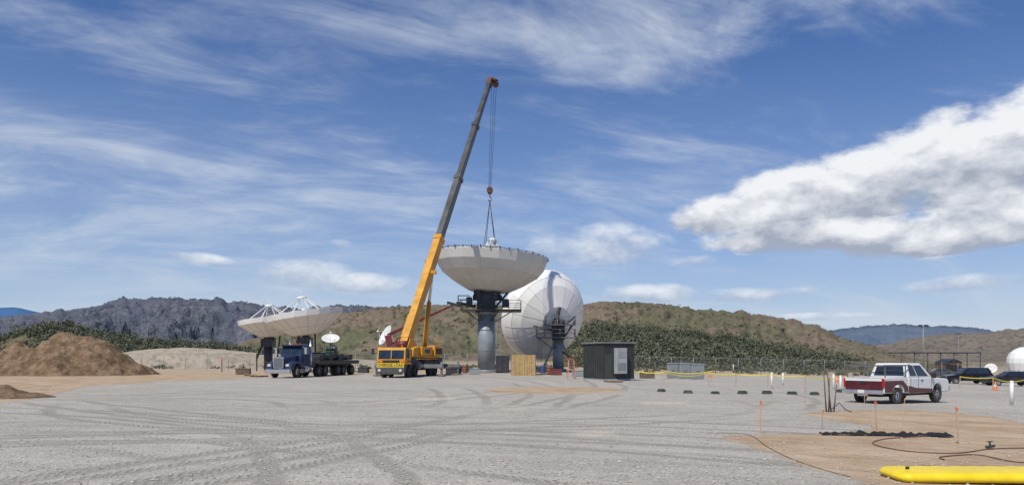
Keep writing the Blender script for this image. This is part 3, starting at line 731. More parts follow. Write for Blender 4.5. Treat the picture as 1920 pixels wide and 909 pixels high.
MB().box((3.45,-1.745,2.35),(1.25,.04,.55),T=SM).obj('vent_grille',ss,[black],world=True)
MB().box((1.3,-1.56,2.35),(1.0,.03,.35),T=SM).obj('side_panel',ss,[darks],world=True)
mb=MB(); railing(mb,[tuple((SM@Vector(v))[:2]) for v in((2.6,-1.7,0),(4.5,-1.7,0))],2.85,.7,.02,.6); mb.obj('guard_rail',ss,[yellow],world=True)
MB().cyl((2.0,0,1.35),(2.0,0,1.72),1.2,n=24,T=SM).obj('turntable',ss,[darks],world=True)
mb=MB(); mb.hexa([(1.6,.85,1.9),(3.6,.85,1.9),(3.6,1.75,1.9),(1.6,1.75,1.9)],[(1.7,.9,3.4),(3.0,.9,3.4),(3.0,1.7,3.4),(1.7,1.7,3.4)],T=SM); oc=mb.obj('operator_cab',ss,[yellow],.03,world=True)
mb=MB(); mb.box((2.5,1.74,2.8),(1.2,.06,.8),T=SM); mb.obj('side_window',oc,[glass],world=True)
MB().box((1.64,1.3,2.85),(.06,.7,.7),T=SM).obj('rear_window',oc,[glass],world=True)
mb=MB(); mb.cyl((-.9,-.5,2.95),(-.9,.5,2.95),.34,n=18,T=SM); mb.obj('winch',ss,[redm],world=True)
MB().cyl((-1.4,-1.0,2.2),(-1.4,1.0,2.2),.26,n=18,T=SM).obj('winch',ss,[darks],world=True)
mb=MB(); mb.tube([SM@Vector(v) for v in((-.4,.7,2.2),(-.9,.8,2.9),(-.4,.75,3.5),(.3,.6,3.6))],.05,6); mb.obj('hydraulic_hose',ss,[black],world=True)
def bp(t): return Bf.lerp(Tt,t)
upv=(hd*-1).lerp(Vector((0,0,1)),.5)
secs=[(-.03,.335,.74,.94,yellow),(.335,.565,.64,.80,boomg),(.565,.79,.56,.68,boomg),(.79,.985,.48,.56,boomg)]
for i,(t0,t1,w_,h_,mt) in enumerate(secs):
    mb=MB(); mb.beam(bp(t0),bp(t1),w_,h_,up=upv)
    mb.beam(bp(t1-.011),bp(t1+.002),w_+.14,h_+.16,up=upv)
    if i==0:
        for tt in(.06,.13,.20,.27): mb.beam(bp(tt),bp(tt+.004),w_+.04,h_+.04,up=upv)
    o=mb.obj('boom_section',cr,[mt],.03,world=True)
    if i==0:
        MB().beam(bp(.0),bp(.07),w_+.08,h_+.10,up=upv).obj('boom_foot',o,[yellow],.03,world=True)
mb=MB(); dd=(Tt-Bf).normalized(); rt=dd.cross(Vector(upv)).normalized()
mb.beam(bp(.985),bp(1.005),.6,.75,up=upv)
for s_ in(-.28,0,.28): mb.cyl(bp(1.004)+rt*(s_-.05)+hd*.45,bp(1.004)+rt*(s_+.05)+hd*.45,.42,n=18)
mb.beam(bp(1.004),bp(1.004)+hd*.9+Vector((.5,0,-.35)),.5,.5); mb.cyl(bp(1.0)+Vector((.2,0,.35)),bp(1.0)+Vector((.9,0,-.1)),.2,n=10)
mb.obj('boom_head',cr,[rust],world=True)
mb=MB()
pA=SM@Vector((3.6,0,2.1)); pB=bp(.27)-Vector((0,0,.5))
mb.cyl(pA,pA.lerp(pB,.55),.24,n=14); mb.cyl(pA.lerp(pB,.55),pB,.15,n=12,mi=1); mb.obj('lift_cylinder',cr,[yellow,chrome],world=True)
MB().box(bp(.215)+rt*.55,(.6,.5,.35)).obj('hose_reel',cr,[yellow],.02,world=True)
MB().box(bp(.25)-rt*.55,(.3,.5,.5)).obj('work_lamp',cr,[yellow],.02,world=True)
hk=W(918.5,358,90)
mb=MB(); 
for s_ in(-.22,.0,.2): mb.cyl(bp(1.004)+hd*.75+Vector((s_*1.4+.2,0,-.1)),hk+Vector((s_*.6,0,.4)),.022,n=5)
mb.obj('hoist_cable',cr,[black],world=True)
mb=MB(); mb.box(hk,(.5,.35,.7)); mb.cyl(hk-Vector((.0,.25,-.1)),hk+Vector((0,.25,.1)),.38,n=16)
mb.tube([hk+Vector(v) for v in((0,0,-.35),(0,0,-.75),(.18,0,-.9),(.16,0,-1.15),(-.05,0,-1.25),(-.2,0,-1.1))],.07,8)
mb.obj('hook_block',cr,[rust],.04,world=True)
sl_=thing('lifting_sling','two pairs of thin lifting slings hanging from the crane hook','sling',hk-Vector((0,0,1.2)))
mb=MB(); h0=hk-Vector((0,0,1.2))
for px,dy in((907,-.9),(931,-.9),(909,1.2),(929,1.2)): mb.cyl(h0,W(px,470,90)+Vector((0,dy,0)),.035,n=5)
mb.obj('sling_rope',sl_,[black],world=True)
# red boom lift
lb=G(742,697); lift=thing('boom_lift','red boom lift reaching its long arm up to a platform','boom lift',lb)
p0=W(727,628,lb.y); p1=W(862,566,lb.y+4)
mb=MB(); mb.box((lb.x,lb.y,.9),(2.2,3.4,.7)); mb.box((lb.x-.4,lb.y,1.9),(1.8,2.6,1.3)); mb.beam((lb.x-.5,lb.y,2.2),p0,.6,.7); mb.obj('body',lift,[redm],.05,world=True)
mb=MB(); mb.beam(p0,p0.lerp(p1,.5),.28,.34); mb.beam(p0.lerp(p1,.5),p0.lerp(p1,.85),.2,.25); mb.beam(p0.lerp(p1,.82),p1,.14,.18);mb.cyl(p0+Vector((0,0,-1.6)),p0.lerp(p1,.3)-Vector((0,0,.3)),.1,n=8)
mb.obj('arm',lift,[redm],.02,world=True)
mb=MB(); q=p1+Vector((.5,0,-.2)); mb.box(q,(1.5,.9,.1)); railing(mb,[(q.x-.7,q.y-.45),(q.x+.7,q.y-.45),(q.x+.7,q.y+.45),(q.x-.7,q.y+.45),(q.x-.7,q.y-.45)],q.z,1.0,.03,.7); mb.obj('basket',lift,[darks],world=True)
for sx in(-1,1):
    for sy in(-1,1): wheel(lift,sx*1.1,sy*1.2,.5,.35,rimm=redm)
# ------------------------------------------------------------ blue truck
fp=G(521,708.5); al=math.radians(11); ang=math.atan2(-math.cos(al),-math.sin(al))
tk=thing('semi_truck','blue conventional truck with chrome grille hauling a dark flatbed','truck',fp,ang)
mb=MB(); mb.hexa([(-2.3,-.62,.95),(-.15,-.55,.95),(-.15,.55,.95),(-2.3,.62,.95)],[(-2.3,-.72,1.98),(-.22,-.5,1.72),(-.22,.5,1.72),(-2.3,.72,1.98)]); hood=mb.obj('hood',tk,[bluem],.06)
for s_ in(-1,1):
    pts=[(-2.3,.75),(-1.95,.75),(-1.85,1.0),(-1.6,1.2),(-1.3,1.26),(-1.0,1.18),(-.75,1.0),(-.62,.7),(-.1,.7),(-.1,1.05),(-.45,1.32),(-1.0,1.45),(-1.6,1.45),(-2.3,1.25)]
    MB().prism(pts,s_*.6 if s_>0 else -1.18,1.18 if s_>0 else -.6).obj('fender',tk,[bluem],.04)
g_=MB().box((-.1,0,1.32),(.1,.95,.95)).obj('grille',tk,[chrome],.02)
mb=MB()
for k in range(9): mb.box((-.045,0,.95+k*.09),(.03,.82,.05))
mb.obj('grille_slat',g_,[black])
MB().box((.02,0,.58),(.25,2.35,.36)).obj('bumper',tk,[chrome],.04)
for s_ in(-1,1): MB().box((-.07,s_*.85,1.1),(.08,.3,.22)).obj('headlight',tk,[lightm],.02)
mb=MB(); mb.hexa([(-3.9,-1.12,1.0),(-2.3,-1.0,1.0),(-2.3,1.0,1.0),(-3.9,1.12,1.0)],[(-3.9,-1.12,2.0),(-2.3,-1.0,2.0),(-2.3,1.0,2.0),(-3.9,1.12,2.0)])
mb.hexa([(-3.9,-1.12,2.0),(-2.3,-1.0,2.0),(-2.3,1.0,2.0),(-3.9,1.12,2.0)],[(-3.9,-1.02,2.95),(-2.6,-.95,2.86),(-2.6,.95,2.86),(-3.9,1.02,2.95)])
cb=mb.obj('cab',tk,[bluem],.05)
for u0,u1 in((.05,.48),(.52,.95)): MB().face_panel((-2.3,-1,2.0),(-2.3,1,2.0),(-2.6,.95,2.86),(-2.6,-.95,2.86),u0,u1,.1,.85,.015).obj('windscreen',cb,[glass])
MB().box((-2.42,0,2.84),(.35,1.9,.05),rot=(0,.25,0)).obj('sun_visor',cb,[M('visor_dark',(.01,.02,.06),.4)])
for s_ in(-1,1):
    MB().face_panel((-3.9,s_*1.12,2.0),(-2.3,s_*1.0,2.0),(-2.6,s_*.95,2.86),(-3.9,s_*1.02,2.95),.15,.85,.08,.75,.015).obj('side_window',cb,[glass])
    MB().box((-3.05,s_*1.08,1.5),(1.0,.04,.8),rot=(0,0,-s_*.075)).obj('door',cb,[bluem],.01)
    mb=MB(); mb.beam((-2.5,s_*1.0,2.7),(-2.3,s_*1.42,2.6),.03,.03); mb.beam((-2.5,s_*1.05,2.0),(-2.3,s_*1.42,2.1),.03,.03); mb.box((-2.3,s_*1.42,2.35),(.06,.2,.55)); mb.obj('mirror',cb,[chrome])
    mb=MB(); mb.cyl((-4.1,s_*1.0,.9),(-4.1,s_*1.0,3.35),.09,n=12); mb.cyl((-4.1,s_*1.0,1.3),(-4.1,s_*1.0,2.4),.13,n=12); mb.obj('exhaust_stack',tk,[chrome])
    MB().cyl((-3.7,s_*1.0,.72),(-2.5,s_*1.0,.72),.32,n=16).obj('fuel_tank',tk,[chrome])
for yy in(-.7,-.35,0,.35,.7): MB().box((-2.7,yy,2.98),(.12,.1,.08)).obj('marker_light',cb,[orange])
mb=MB(); 
for s_ in(-1,1): mb.box((-5.4,s_*.45,.95),(6.6,.12,.28))
mb.box((-4.5,0,1.15),(.8,2.2,.5)); mb.obj('frame',tk,[darks],.02)
for s_ in(-1,1): wheel(tk,-1.32,s_*1.0,.52,.3)
for xx in(-5.6,-6.9):
    for s_ in(-1,1): wheel(tk,xx,s_*.95,.52,.5,rimm=steel); MB().box((xx-.0,s_*.95,1.12),(1.2,.5,.04)).obj('mudguard',tk,[black])
tr_=thing('flatbed_trailer','short black flatbed trailer carrying dark steel crane parts','trailer',fp,ang)
mb=MB(); mb.box((-10.0,0,1.35),(9.2,2.5,.28)); mb.box((-10.0,1.27,1.3),(9.2,.06,.35)); mb.box((-10.2,0,1.0),(8.6,1.0,.4)); mb.obj('deck',tr_,[darks],.02)
for xx in(-9.8,-11.1,-13.2):
    for s_ in(-1,1): wheel(tr_,xx,s_*.95,.5,.5,rimm=steel)
mb=MB(); 
for k in range(8): mb.box((-6.2-k*1.05,.1*(-1)**k,1.7+.1*(k%2)),(.8,1.9,.38+.15*(k%3)))
mb.beam((-6,.9,1.9),(-13.6,.9,1.75),.12,.2); mb.beam((-6,-.6,2.1),(-12,-.8,2.1),.2,.3)
mb.obj('cargo',tr_,[darks],.03)
mb=MB(); mb.box((-9.6,.5,2.2),(.9,1.0,.4)); mb.cyl((-9.6,.0,2.6),(-9.6,1.0,2.6),.26,n=16); mb.beam((-10.1,.6,2.2),(-10.1,.6,3.0),.08,.08); mb.beam((-9.1,.6,2.2),(-9.1,.6,3.0),.08,.08); mb.beam((-10.1,.6,3.0),(-9.1,.6,3.0),.08,.08)
mb.obj('winch_unit',tr_,[greenm],.03)
# ------------------------------------------------------------ cars
def car(loc,head,paint,label,suv=True,length=4.7,group='parked cars'):
    t=thing('parked_car',label,'car',loc,head,group)
    L=length/2; hb_=1.0 if suv else .92; ht=1.68 if suv else 1.42
    mb=MB().prism(side_poly(-L,L,.32,[-L*.6,L*.62],.39,.34,[(L,.75),(L*.93,.86),(L*.45,hb_),(-L*.92,hb_+.04),(-L,.8)]),-.9,.9); b_=mb.obj('body',t,[paint],.06)
    x0,x1=(-L*.93,L*.42); tx0,tx1=((-L*.80,L*.1) if suv else (-L*.45,L*.08))
    bt=[(x0,-.86,hb_),(x1,-.86,hb_),(x1,.86,hb_),(x0,.86,hb_)]; tp=[(tx0,-.68,ht),(tx1,-.68,ht),(tx1,.68,ht),(tx0,.68,ht)]
    MB().hexa(bt,tp).obj('roof',t,[paint],.06)
    for s_,(i,j) in((-1,(0,1)),(1,(2,3))): 
        for u0,u1 in((.12,.48),(.51,.88)): MB().face_panel(bt[i],bt[j],tp[j],tp[i],u0,u1,.12,.86,.015).obj('side_window',t,[glass])
    MB().face_panel(bt[1],bt[2],tp[2],tp[1],.08,.92,.1,.9,.015).obj('windscreen',t,[glass]); MB().face_panel(bt[3],bt[0],tp[0],tp[3],.1,.9,.15,.85,.015).obj('rear_window',t,[glass])
    for xx in(-L*.6,L*.62):
        for s_ in(-1,1): wheel(t,xx,s_*.8,.34,.22,rimm=steel)
    for s_ in(-1,1): MB().box((L*.97,s_*.65,.72),(.1,.35,.14)).obj('headlight',t,[lightm]); MB().box((-L*.985,s_*.7,.82),(.08,.2,.2)).obj('tail_light',t,[redl])
    return t
car(G(1812,719),math.radians(175),carb,'dark sports utility vehicle parked on the gravel')
car(G(1893,723),math.radians(172),carb,'black sedan parked beside the other cars',False)
car(G(1758,707),math.radians(160),carg,'grey car parked beyond the pickup',False)
car(G(1700,702),math.radians(100),carg,'grey vehicle parked in the distant lot')
# pickup
HA=math.radians(34)
rr=G(1657,758); hd_=Vector((math.cos(HA),math.sin(HA),0)); rgt=Vector((hd_.y,-hd_.x,0))
cen=rr+hd_*2.95-rgt*.98; cen.z=gz(cen.x)
pk=thing('pickup_truck','white extended cab pickup with maroon bed and ladder rack','pickup truck',cen,HA)
R_=.39
mb=MB().prism(side_poly(-.85,2.8,.48,[1.80],.47,R_+.03,[(2.85,.6),(2.86,.95),(2.7,1.10),(1.15,1.20),(-.85,1.20)]),-.97,.97); body=mb.obj('body',pk,[white],.05)
bt=[(-.82,-.93,1.2),(1.35,-.93,1.2),(1.35,.93,1.2),(-.82,.93,1.2)];tp=[(-.66,-.74,1.86),(.55,-.76,1.86),(.55,.76,1.86),(-.66,.74,1.86)]
rf=MB().hexa(bt,tp).obj('cab_roof',pk,[white],.06)
for (i,j) in((0,1),(2,3)):
    a_,b_=(.08,.36) if i==0 else(.64,.92); c_,d_=(.40,.84) if i==0 else(.16,.60)
    MB().face_panel(bt[i],bt[j],tp[j],tp[i],a_,b_,.12,.84,.012).obj('side_window',rf,[glass]); MB().face_panel(bt[i],bt[j],tp[j],tp[i],c_,d_,.1,.84,.012).obj('side_window',rf,[glass])
MB().face_panel(bt[1],bt[2],tp[2],tp[1],.06,.94,.1,.9,.012).obj('windscreen',rf,[glass]); MB().face_panel(bt[3],bt[0],tp[0],tp[3],.1,.9,.12,.85,.012).obj('rear_window',rf,[glass])
mb=MB()
for s_ in(-1,1):
    y0_,y1_=(.86,.97) if s_>0 else(-.97,-.86)
    mb.prism(side_poly(-2.85,-.9,.52,[-1.72],.47,R_+.03,[(-.9,1.22),(-2.85,1.22)]),y0_,y1_)
mb.box((-1.87,0,.72),(1.9,1.72,.06)); mb.box((-.95,0,.95),(.05,1.72,.5))
bed=mb.obj('bed',pk,[white],.02)
for s_ in(-1,1):
    y0_,y1_=(.972,.982) if s_>0 else(-.982,-.972)
    mb=MB(); mb.prism([(-2.84,.56),(-2.22,.56),(-2.18,.72),(-2.05,.84),(-1.72,.92),(-1.4,.84),(-1.26,.72),(-1.22,.56),(-.9,.56),(-.9,.78),(-1.35,1.08),(-2.84,1.08)],y0_,y1_)
    mb.obj('side_stripe',pk,[maroon])
    MB().prism([(-.85,.5),(1.3,.5),(1.24,.66),(-.2,.72),(-.85,.84)],y0_,y1_).obj('side_stripe',pk,[maroon])
tg=MB().box((-2.88,0,.94),(.07,1.76,.52)).obj('tailgate',pk,[maroon],.02)
MB().box((-2.925,0,1.13),(.02,1.74,.12)).obj('tailgate_trim',tg,[white]); MB().box((-2.93,0,.98),(.03,.3,.08)).obj('handle',tg,[black])
mb=MB().box((-3.0,0,.58),(.2,1.9,.2)); mb.box((-2.95,0,.44),(.1,.5,.12)); mb.obj('rear_bumper',pk,[chrome],.03)
MB().box((-3.105,0,.6),(.012,.3,.14)).obj('number_plate',pk,[white])
MB().box((2.92,0,.62),(.16,1.9,.24)).obj('front_bumper',pk,[chrome],.03)
for s_ in(-1,1):
    MB().box((-2.875,s_*.925,.98),(.06,.09,.40)).obj('tail_light',pk,[redl])
    MB().box((2.84,s_*.72,.9),(.06,.36,.18)).obj('headlight',pk,[lightm])
    MB().box((1.15,s_*1.1,1.28),(.12,.18,.24)).obj('mirror',pk,[black],.02)
    MB().box((.32,s_*.985,1.06),(.18,.02,.04)).obj('handle',pk,[black])
    for xs in(-.67,.0,1.18): MB().prism([(xs,.62),(xs+.016,.62),(xs+.016,1.19),(xs,1.19)],s_*.975-.004,s_*.975+.004).obj('door_seam',pk,[black])
    for xx in(-1.72,1.80): wheel(pk,xx,s_*.84,R_,.26,rimm=chrome)
MB().box((0,0,.45),(5.2,1.3,.2)).obj('chassis',pk,[black])
mb=MB()
for xx in(-2.7,-1.0):
    for s_ in(-1,1): mb.beam((xx,s_*.9,1.2),(xx,s_*.9,1.75),.04,.04)
    mb.beam((xx,-.92,1.75),(xx,.92,1.75),.04,.04)
for s_ in(-1,1): mb.beam((-2.8,s_*.9,1.78),(-.6,s_*.9,1.78),.04,.04)
mb.obj('ladder_rack',pk,[M('rack_grey',(.18,.18,.18),.5,.3)])
MB().box((-1.5,.2,.95),(.9,1.2,.35)).obj('toolbox',pk,[cabg],.02)
# ------------------------------------------------------------ shelter & cabinets
sg_=G(1131,713); sh=thing('equipment_shelter','dark green metal equipment shelter with a grey air conditioner','shelter',sg_,math.radians(24))
Wd=3.0;Dp=3.3;Hh=2.95
mb=MB(); mb.box((Wd/2,Dp/2,Hh/2+.08),(Wd,Dp,Hh-.02))
body=mb.obj('wall',sh,[shelt],.02)
mb=MB(); 
for k in range(9): mb.box((-.012,.2+k*.36,Hh/2),(.03,.06,Hh-.3))
for k in range(8): mb.box((.2+k*.37,-.012,Hh/2),(.06,.03,Hh-.3))
mb.obj('panel_rib',body,[shelt])
MB().box((Wd/2,Dp/2,Hh+.14),(Wd+.25,Dp+.25,.12)).obj('roof',sh,[M('roof_grey',(.2,.2,.2),.6)],.01)
MB().box((Wd/2,Dp/2,.05),(Wd+.1,Dp+.1,.14)).obj('base',sh,[cabg])
mb=MB(); mb.box((1.5,-.25,1.6),(1.0,.45,2.1)); ac=mb.obj('air_conditioner',sh,[M('unit_grey',(.36,.37,.37),.5)],.02)
mb=MB(); 
for k in range(9): mb.box((1.5,-.48,.85+k*.07),(.8,.02,.03))
mb.box((1.5,-.48,2.1),(.75,.02,.5)); mb.obj('grille',ac,[cabg])
MB().box((.5,-.03,1.15),(.75,.05,2.05)).obj('door',sh,[M('door_green',(.05,.06,.055),.5)],.01)
for i,(px,pb,w) in enumerate([(1262,711,.95),(1285,712,.95),(1309,713,1.1)]):
    q=G(px,pb)
    t=thing('electrical_cabinet','grey metal electrical cabinet on a concrete pad','electrical box',q,math.radians(-4),'electrical cabinets')
    hh_=1.35+.06*(i==1)
    MB().box((0,.4,hh_/2+.1),(w,.85,hh_)).obj('housing',t,[cabg],.02); MB().box((0,.4,hh_+.13),(w+.08,.95,.06)).obj('lid',t,[cabg],.01)
    for s_ in(-1,1):
        d_=MB().box((s_*w*.24,-.035,hh_/2+.1),(w*.44,.03,hh_-.15)).obj('door',t,[M('cabinet_door',(.20,.22,.24),.5)],.008); MB().box((s_*.06,-.065,.8),(.03,.03,.16)).obj('handle',d_,[black])
    MB().box((0,.4,.04),(w+.2,1.1,.12)).obj('pad',t,[M('concrete',(.4,.39,.36),.9)])
q=G(982,704); t=thing('plywood_crate','tall plywood crate standing open near the antenna base','crate',q,math.radians(6))
mb=MB(); 
for k in range(6): mb.box((-.95+k*.38,0,1.0),(.35,.06,2.0+.05*(k%2)))
mb.obj('front_panel',t,[wood],.008); mb=MB().box((0,.9,1.0),(2.2,.05,2.0)); mb.box((-1.1,.45,1.0),(.05,.9,2.0)); mb.box((1.15,.45,1.0),(.05,.9,2.0)); mb.obj('side_panel',t,[wood])
mb=MB(); 
for xx in(-1.05,0,1.05): mb.box((xx,-.05,1.0),(.1,.05,2.05))
mb.obj('batten',t,[lath])
q=G(942,699); t=thing('control_cabinet','black control cabinet with doors at the pedestal foot','cabinet',q)
MB().box((0,.4,1.0),(1.5,.8,1.9)).obj('housing',t,[black],.02)
for s_ in(-1,1): MB().box((s_*.36,-.02,1.0),(.66,.03,1.7)).obj('door',t,[darks],.01)
def pallet(px,py,rot,n=1):
    q=G(px,py); t=thing('wooden_pallet','weathered timber pallet lying on the dirt','pallet',q,rot,'wooden pallets')
    mb=MB()
    for k in range(3): mb.box((0,-.5+k*.5,.05),(1.2,.1,.09))
    mb.obj('bearer',t,[woodd]); mb=MB()
    for k in range(7): mb.box((-.54+k*.18,0,.125),(.12,1.1,.03))
    mb.obj('deck_board',t,[lath])
for a_ in((470,704,.3),(486,706,1.2),(1150,716,.2),(1010,702,.8),(845,703,.1)): pallet(*a_)
def drum(px,py,mt,lab):
    q=G(px,py); t=thing('steel_drum',lab,'drum',q); MB().lathe([(0,0),(.29,0),(.3,.3),(.285,.31),(.3,.32),(.3,.6),(.285,.61),(.3,.62),(.29,.9),(0,.9)],18,0,True).obj('barrel',t,[mt]); MB().cyl((0,0,.9),(0,0,.915),.27,n=16).obj('lid',t,[darks])
drum(872,699,M('drum_brown',(.2,.08,.04),.6),'rusty brown steel drum beside the pedestal'); drum(1018,700,M('drum_blue',(.03,.06,.18),.5),'dark blue steel drum near the crate'); drum(1030,702,M('drum_brown',(.2,.08,.04),.6),'rusty brown steel drum near the crate')
for px,py,w,mt,lab in((850,701,1.6,darks,'dark steel skid box on the ground'),(1042,703,1.2,redm,'red job box near the rear antenna'),(890,702,1.0,cabg,'grey equipment case on the dirt'),(1215,709,1.3,woodd,'brown timber stack on the dirt'),(680,699,1.1,darks,'dark outrigger mats stacked on the ground'),(862,697,2.2,darks,'dark steel skid box beside the pedestal'),(1020,698,2.4,darks,'dark steel frame box near the crate'),(1085,706,1.0,cabg,'grey equipment case beside the shelter'),(455,702,1.4,woodd,'brown timber stack beside the truck')):
    q=G(px,py); t=thing('equipment_box',lab,'box',q,random.uniform(-.3,.3)); MB().box((0,.3,.3),(w,.7,.55)).obj('box_body',t,[mt],.02); MB().box((0,.3,.6),(w+.06,.76,.06)).obj('lid',t,[mt],.01)
q=G(1071,710); t=thing('step_ladder','orange folding step ladder standing open','ladder',q)
mb=MB()
for s_ in(-1,1): mb.beam((s_*.32,-.45,0),(s_*.2,0,1.7),.06,.04); mb.beam((s_*.32,.45,0),(s_*.2,0,1.7),.05,.03,mi=1)
for k in range(6): mb.box((0,-.40+k*.07,.25+k*.26),(.6-k*.035,.09,.03),mi=1)
mb.obj('side_rail',t,[orange,cabg]); MB().box((0,0,1.72),(.45,.16,.05)).obj('top_cap',t,[orange])
q=G(416,697); t=thing('wooden_post','orange topped survey post standing in the dirt','post',q); MB().beam((0,0,0),(0,0,1.7),.1,.1).obj('post',t,[woodd]); MB().box((0,0,1.5),(.14,.14,.35)).obj('orange_band',t,[orange])
# ------------------------------------------------------------ fence
m,nt,b=newmat('chain_link')
p=posn(nt);X,Y,Z=sep(nt,p)
f1=((X+Z)*(2*math.pi/.12)).sin().abs(); f2=((X-Z)*(2*math.pi/.12)).sin().abs()
wr=f1.min(f2).step(.08,.18,1.0,0.0)
nt.links.new((wr*.6).k,b.inputs['Alpha']); b.inputs['Base Color'].default_value=(.22,.22,.22,1); b.inputs['Roughness'].default_value=.6
chain=m
def fence(pts,label):
    t=thing('chain_link_fence',label,'fence',(pts[0][0],pts[0][1],gz(pts[0][0])))
    ps=[]
    for (x0,y0),(x1,y1) in zip(pts[:-1],pts[1:]):
        L=math.hypot(x1-x0,y1-y0); n=max(1,int(L/3.0))
        for k in range(n): ps.append((x0+(x1-x0)*k/n,y0+(y1-y0)*k/n))
    ps.append(pts[-1])
    first=None
    for x_,y_ in ps[:99]:
        if first is None:
            o=MB().cyl((0,0,0),(0,0,2.35),.035,n=7).obj('fence_post',t,[steel]); first=o
        else:
            o=first.copy(); sc.collection.objects.link(o); o.parent=t
        o.location=(x_-pts[0][0],y_-pts[0][1],gz(x_)-gz(pts[0][0]))
    mb=MB()
    for (x0,y0),(x1,y1) in zip(ps[:-1],ps[1:]):
        mb.add([(x0,y0,gz(x0)+.05),(x1,y1,gz(x1)+.05),(x1,y1,gz(x1)+2.2),(x0,y0,gz(x0)+2.2)],[(0,1,2,3)])
    mb.obj('wire_mesh',t,[chain],world=True,norm=False)
    mb=MB()
    for (x0,y0),(x1,y1) in zip(ps[:-1],ps[1:]):
        for zz in(2.25,): mb.cyl((x0,y0,gz(x0)+zz),(x1,y1,gz(x1)+zz),.02,n=5)
    mb.obj('top_rail',t,[steel],world=True)
fence([(-75,112),(-62,106),(-20,110),(0,112)],'galvanised chain link fence in front of the sandy bank')
fence([(14,112),(40,110),(62,112),(90,122)],'galvanised chain link fence below the brushy slope')
# ------------------------------------------------------------ stakes etc
stk0=None
for (px,pb,pt,ln) in((1426,812,751,.03),(1644,814,752,-.02),(1693,797,746,.05),(1798,832,763,-.03),(1541,802,768,.02),(1509,757,729,.0),(1621,757,738,0)):
    q=G(px,pb); hgt_=(pb-pt)/F*q.y
    if stk0 is None:
        t=thing('survey_stake','thin wooden survey stake with orange flagging on top','survey stake',q,0,'survey stakes'); stk0=t; t.scale=(1,1,hgt_)
        MB().box((0,0,.5),(.026,.014,1.0)).obj('stake',t,[lath])
        mb=MB().box((0,0,.975),(.032,.024,.06)); mb.box((.02,-.008,.93),(.035,.008,.07),rot=(0,.5,0)); mb.obj('flagging',t,[orange])
    else:
        n_=copy_thing(stk0,q,0); n_.scale=(1,1,hgt_); n_.rotation_euler=(ln,ln*2,random.random())
bl0=None
for (px,pb,pt) in((1897,759,713),(1447,728,697),(1468,722,698),(1375,698,682),(1563,730,700),(1576,735,703)):
    q=G(px,pb); hgt_=(pb-pt)/F*q.y
    if bl0 is None:
        t=thing('white_bollard','white plastic pipe bollard standing upright in the ground','bollard',q,0,'white bollards'); bl0=t; t.scale=(1,1,hgt_)
        MB().cyl((0,0,0),(0,0,.96),.085,n=16).obj('pipe',t,[pvc]); MB().lathe([(.0,1.0),(.06,.99),(.09,.96),(.09,.92)],16,0,True).obj('cap',t,[pvc])
    else: n_=copy_thing(bl0,q,0); n_.scale=(.8,.8,hgt_)
vb0=None
for px,py in((1290,737),(1341,738),(1392,738),(1438,738),(1485,739),(1527,740),(1576,735),(1240,734)):
    q=G(px,py)
    if vb0 is None:
        t=thing('valve_box','low dark green plastic valve box on the gravel','valve box',q,0,'green valve boxes'); vb0=t
        MB().hexa([(-.24,-.18,0),(.24,-.18,0),(.24,.18,0),(-.24,.18,0)],[(-.21,-.15,.14),(.21,-.15,.14),(.21,.15,.14),(-.21,.15,.14)]).obj('box_rim',t,[greenb],.02); MB().box((0,0,.155),(.36,.26,.03)).obj('lid',t,[greenb],.01)
    else: copy_thing(vb0,q,random.random(),random.uniform(.85,1.1))
cn0=None
for px,py in((1866,731),(1569,716),(1330,707)):
    q=G(px,py)
    if cn0 is None:
        t=thing('traffic_cone','orange traffic cone standing on the gravel','traffic cone',q,0,'traffic cones'); cn0=t
        MB().lathe([(.16,.03),(.035,.7),(.0,.71)],16,0,True).obj('cone',t,[orange]); MB().box((0,0,.02),(.4,.4,.04)).obj('base',t,[orange],.01); MB().lathe([(.115,.28),(.085,.44)],16,0,True).obj('reflective_band',t,[white])
    else: copy_thing(cn0,q)
q=G(1556,772); t=thing('pipe_bundle','cluster of dark weathered pipes standing upright in dirt','posts',q)
for dx,h_,lx in((-.16,1.5,-.08),(-.05,1.25,.05),(.05,1.55,-.12),(.18,1.0,.12)): MB().cyl((dx*.8,0,-.02),(dx*.8+lx,.05,h_),.026,.02,n=8).obj('pipe',t,[woodd])
MB().tube([(.05,0,.1),(.3,-.1,.35),(.5,-.15,.1),(.7,-.2,.02)],.018,6).obj('loose_hose',t,[black])
def tape(pts,label):
    t=thing('caution_tape',label,'tape',G(*pts[0]),0,'caution tape')
    P_=[G(*a_) for a_ in pts]
    tb=MB()
    for p_ in P_: MB().box(p_+Vector((0,0,.5)),(.05,.05,1.0)).obj('stake',t,[lath],world=True)
    for a_,b_ in zip(P_[:-1],P_[1:]):
        n=8
        pr=None
        for k in range(n+1):
            f=k/n; c_=a_.lerp(b_,f)+Vector((0,0,.95-.25*math.sin(math.pi*f)*(1 if (b_-a_).length>3 else .3)))
            if pr is not None: tb.add([pr-Vector((0,0,.032)),c_-Vector((0,0,.032)),c_+Vector((0,0,.032)),pr+Vector((0,0,.032))],[(0,1,2,3)])
            pr=c_
    tb.obj('ribbon',t,[tapem],world=True,norm=False)
tape([(1195,722),(1245,724),(1330,724),(1380,727),(1440,729),(1510,731),(1585,731)],'yellow caution tape strung between stakes around the cabinets')
tape([(1800,728),(1862,731),(1925,735)],'yellow caution tape strung beside the parked cars')
tape([(1240,715),(1335,717)],'yellow caution tape strung in front of the cabinets')
q=G(1645,817); t0_=G(1547,817).x; t1_=G(1745,812).x
mb=MB(); nx_=90; ny_=7; vs=[]
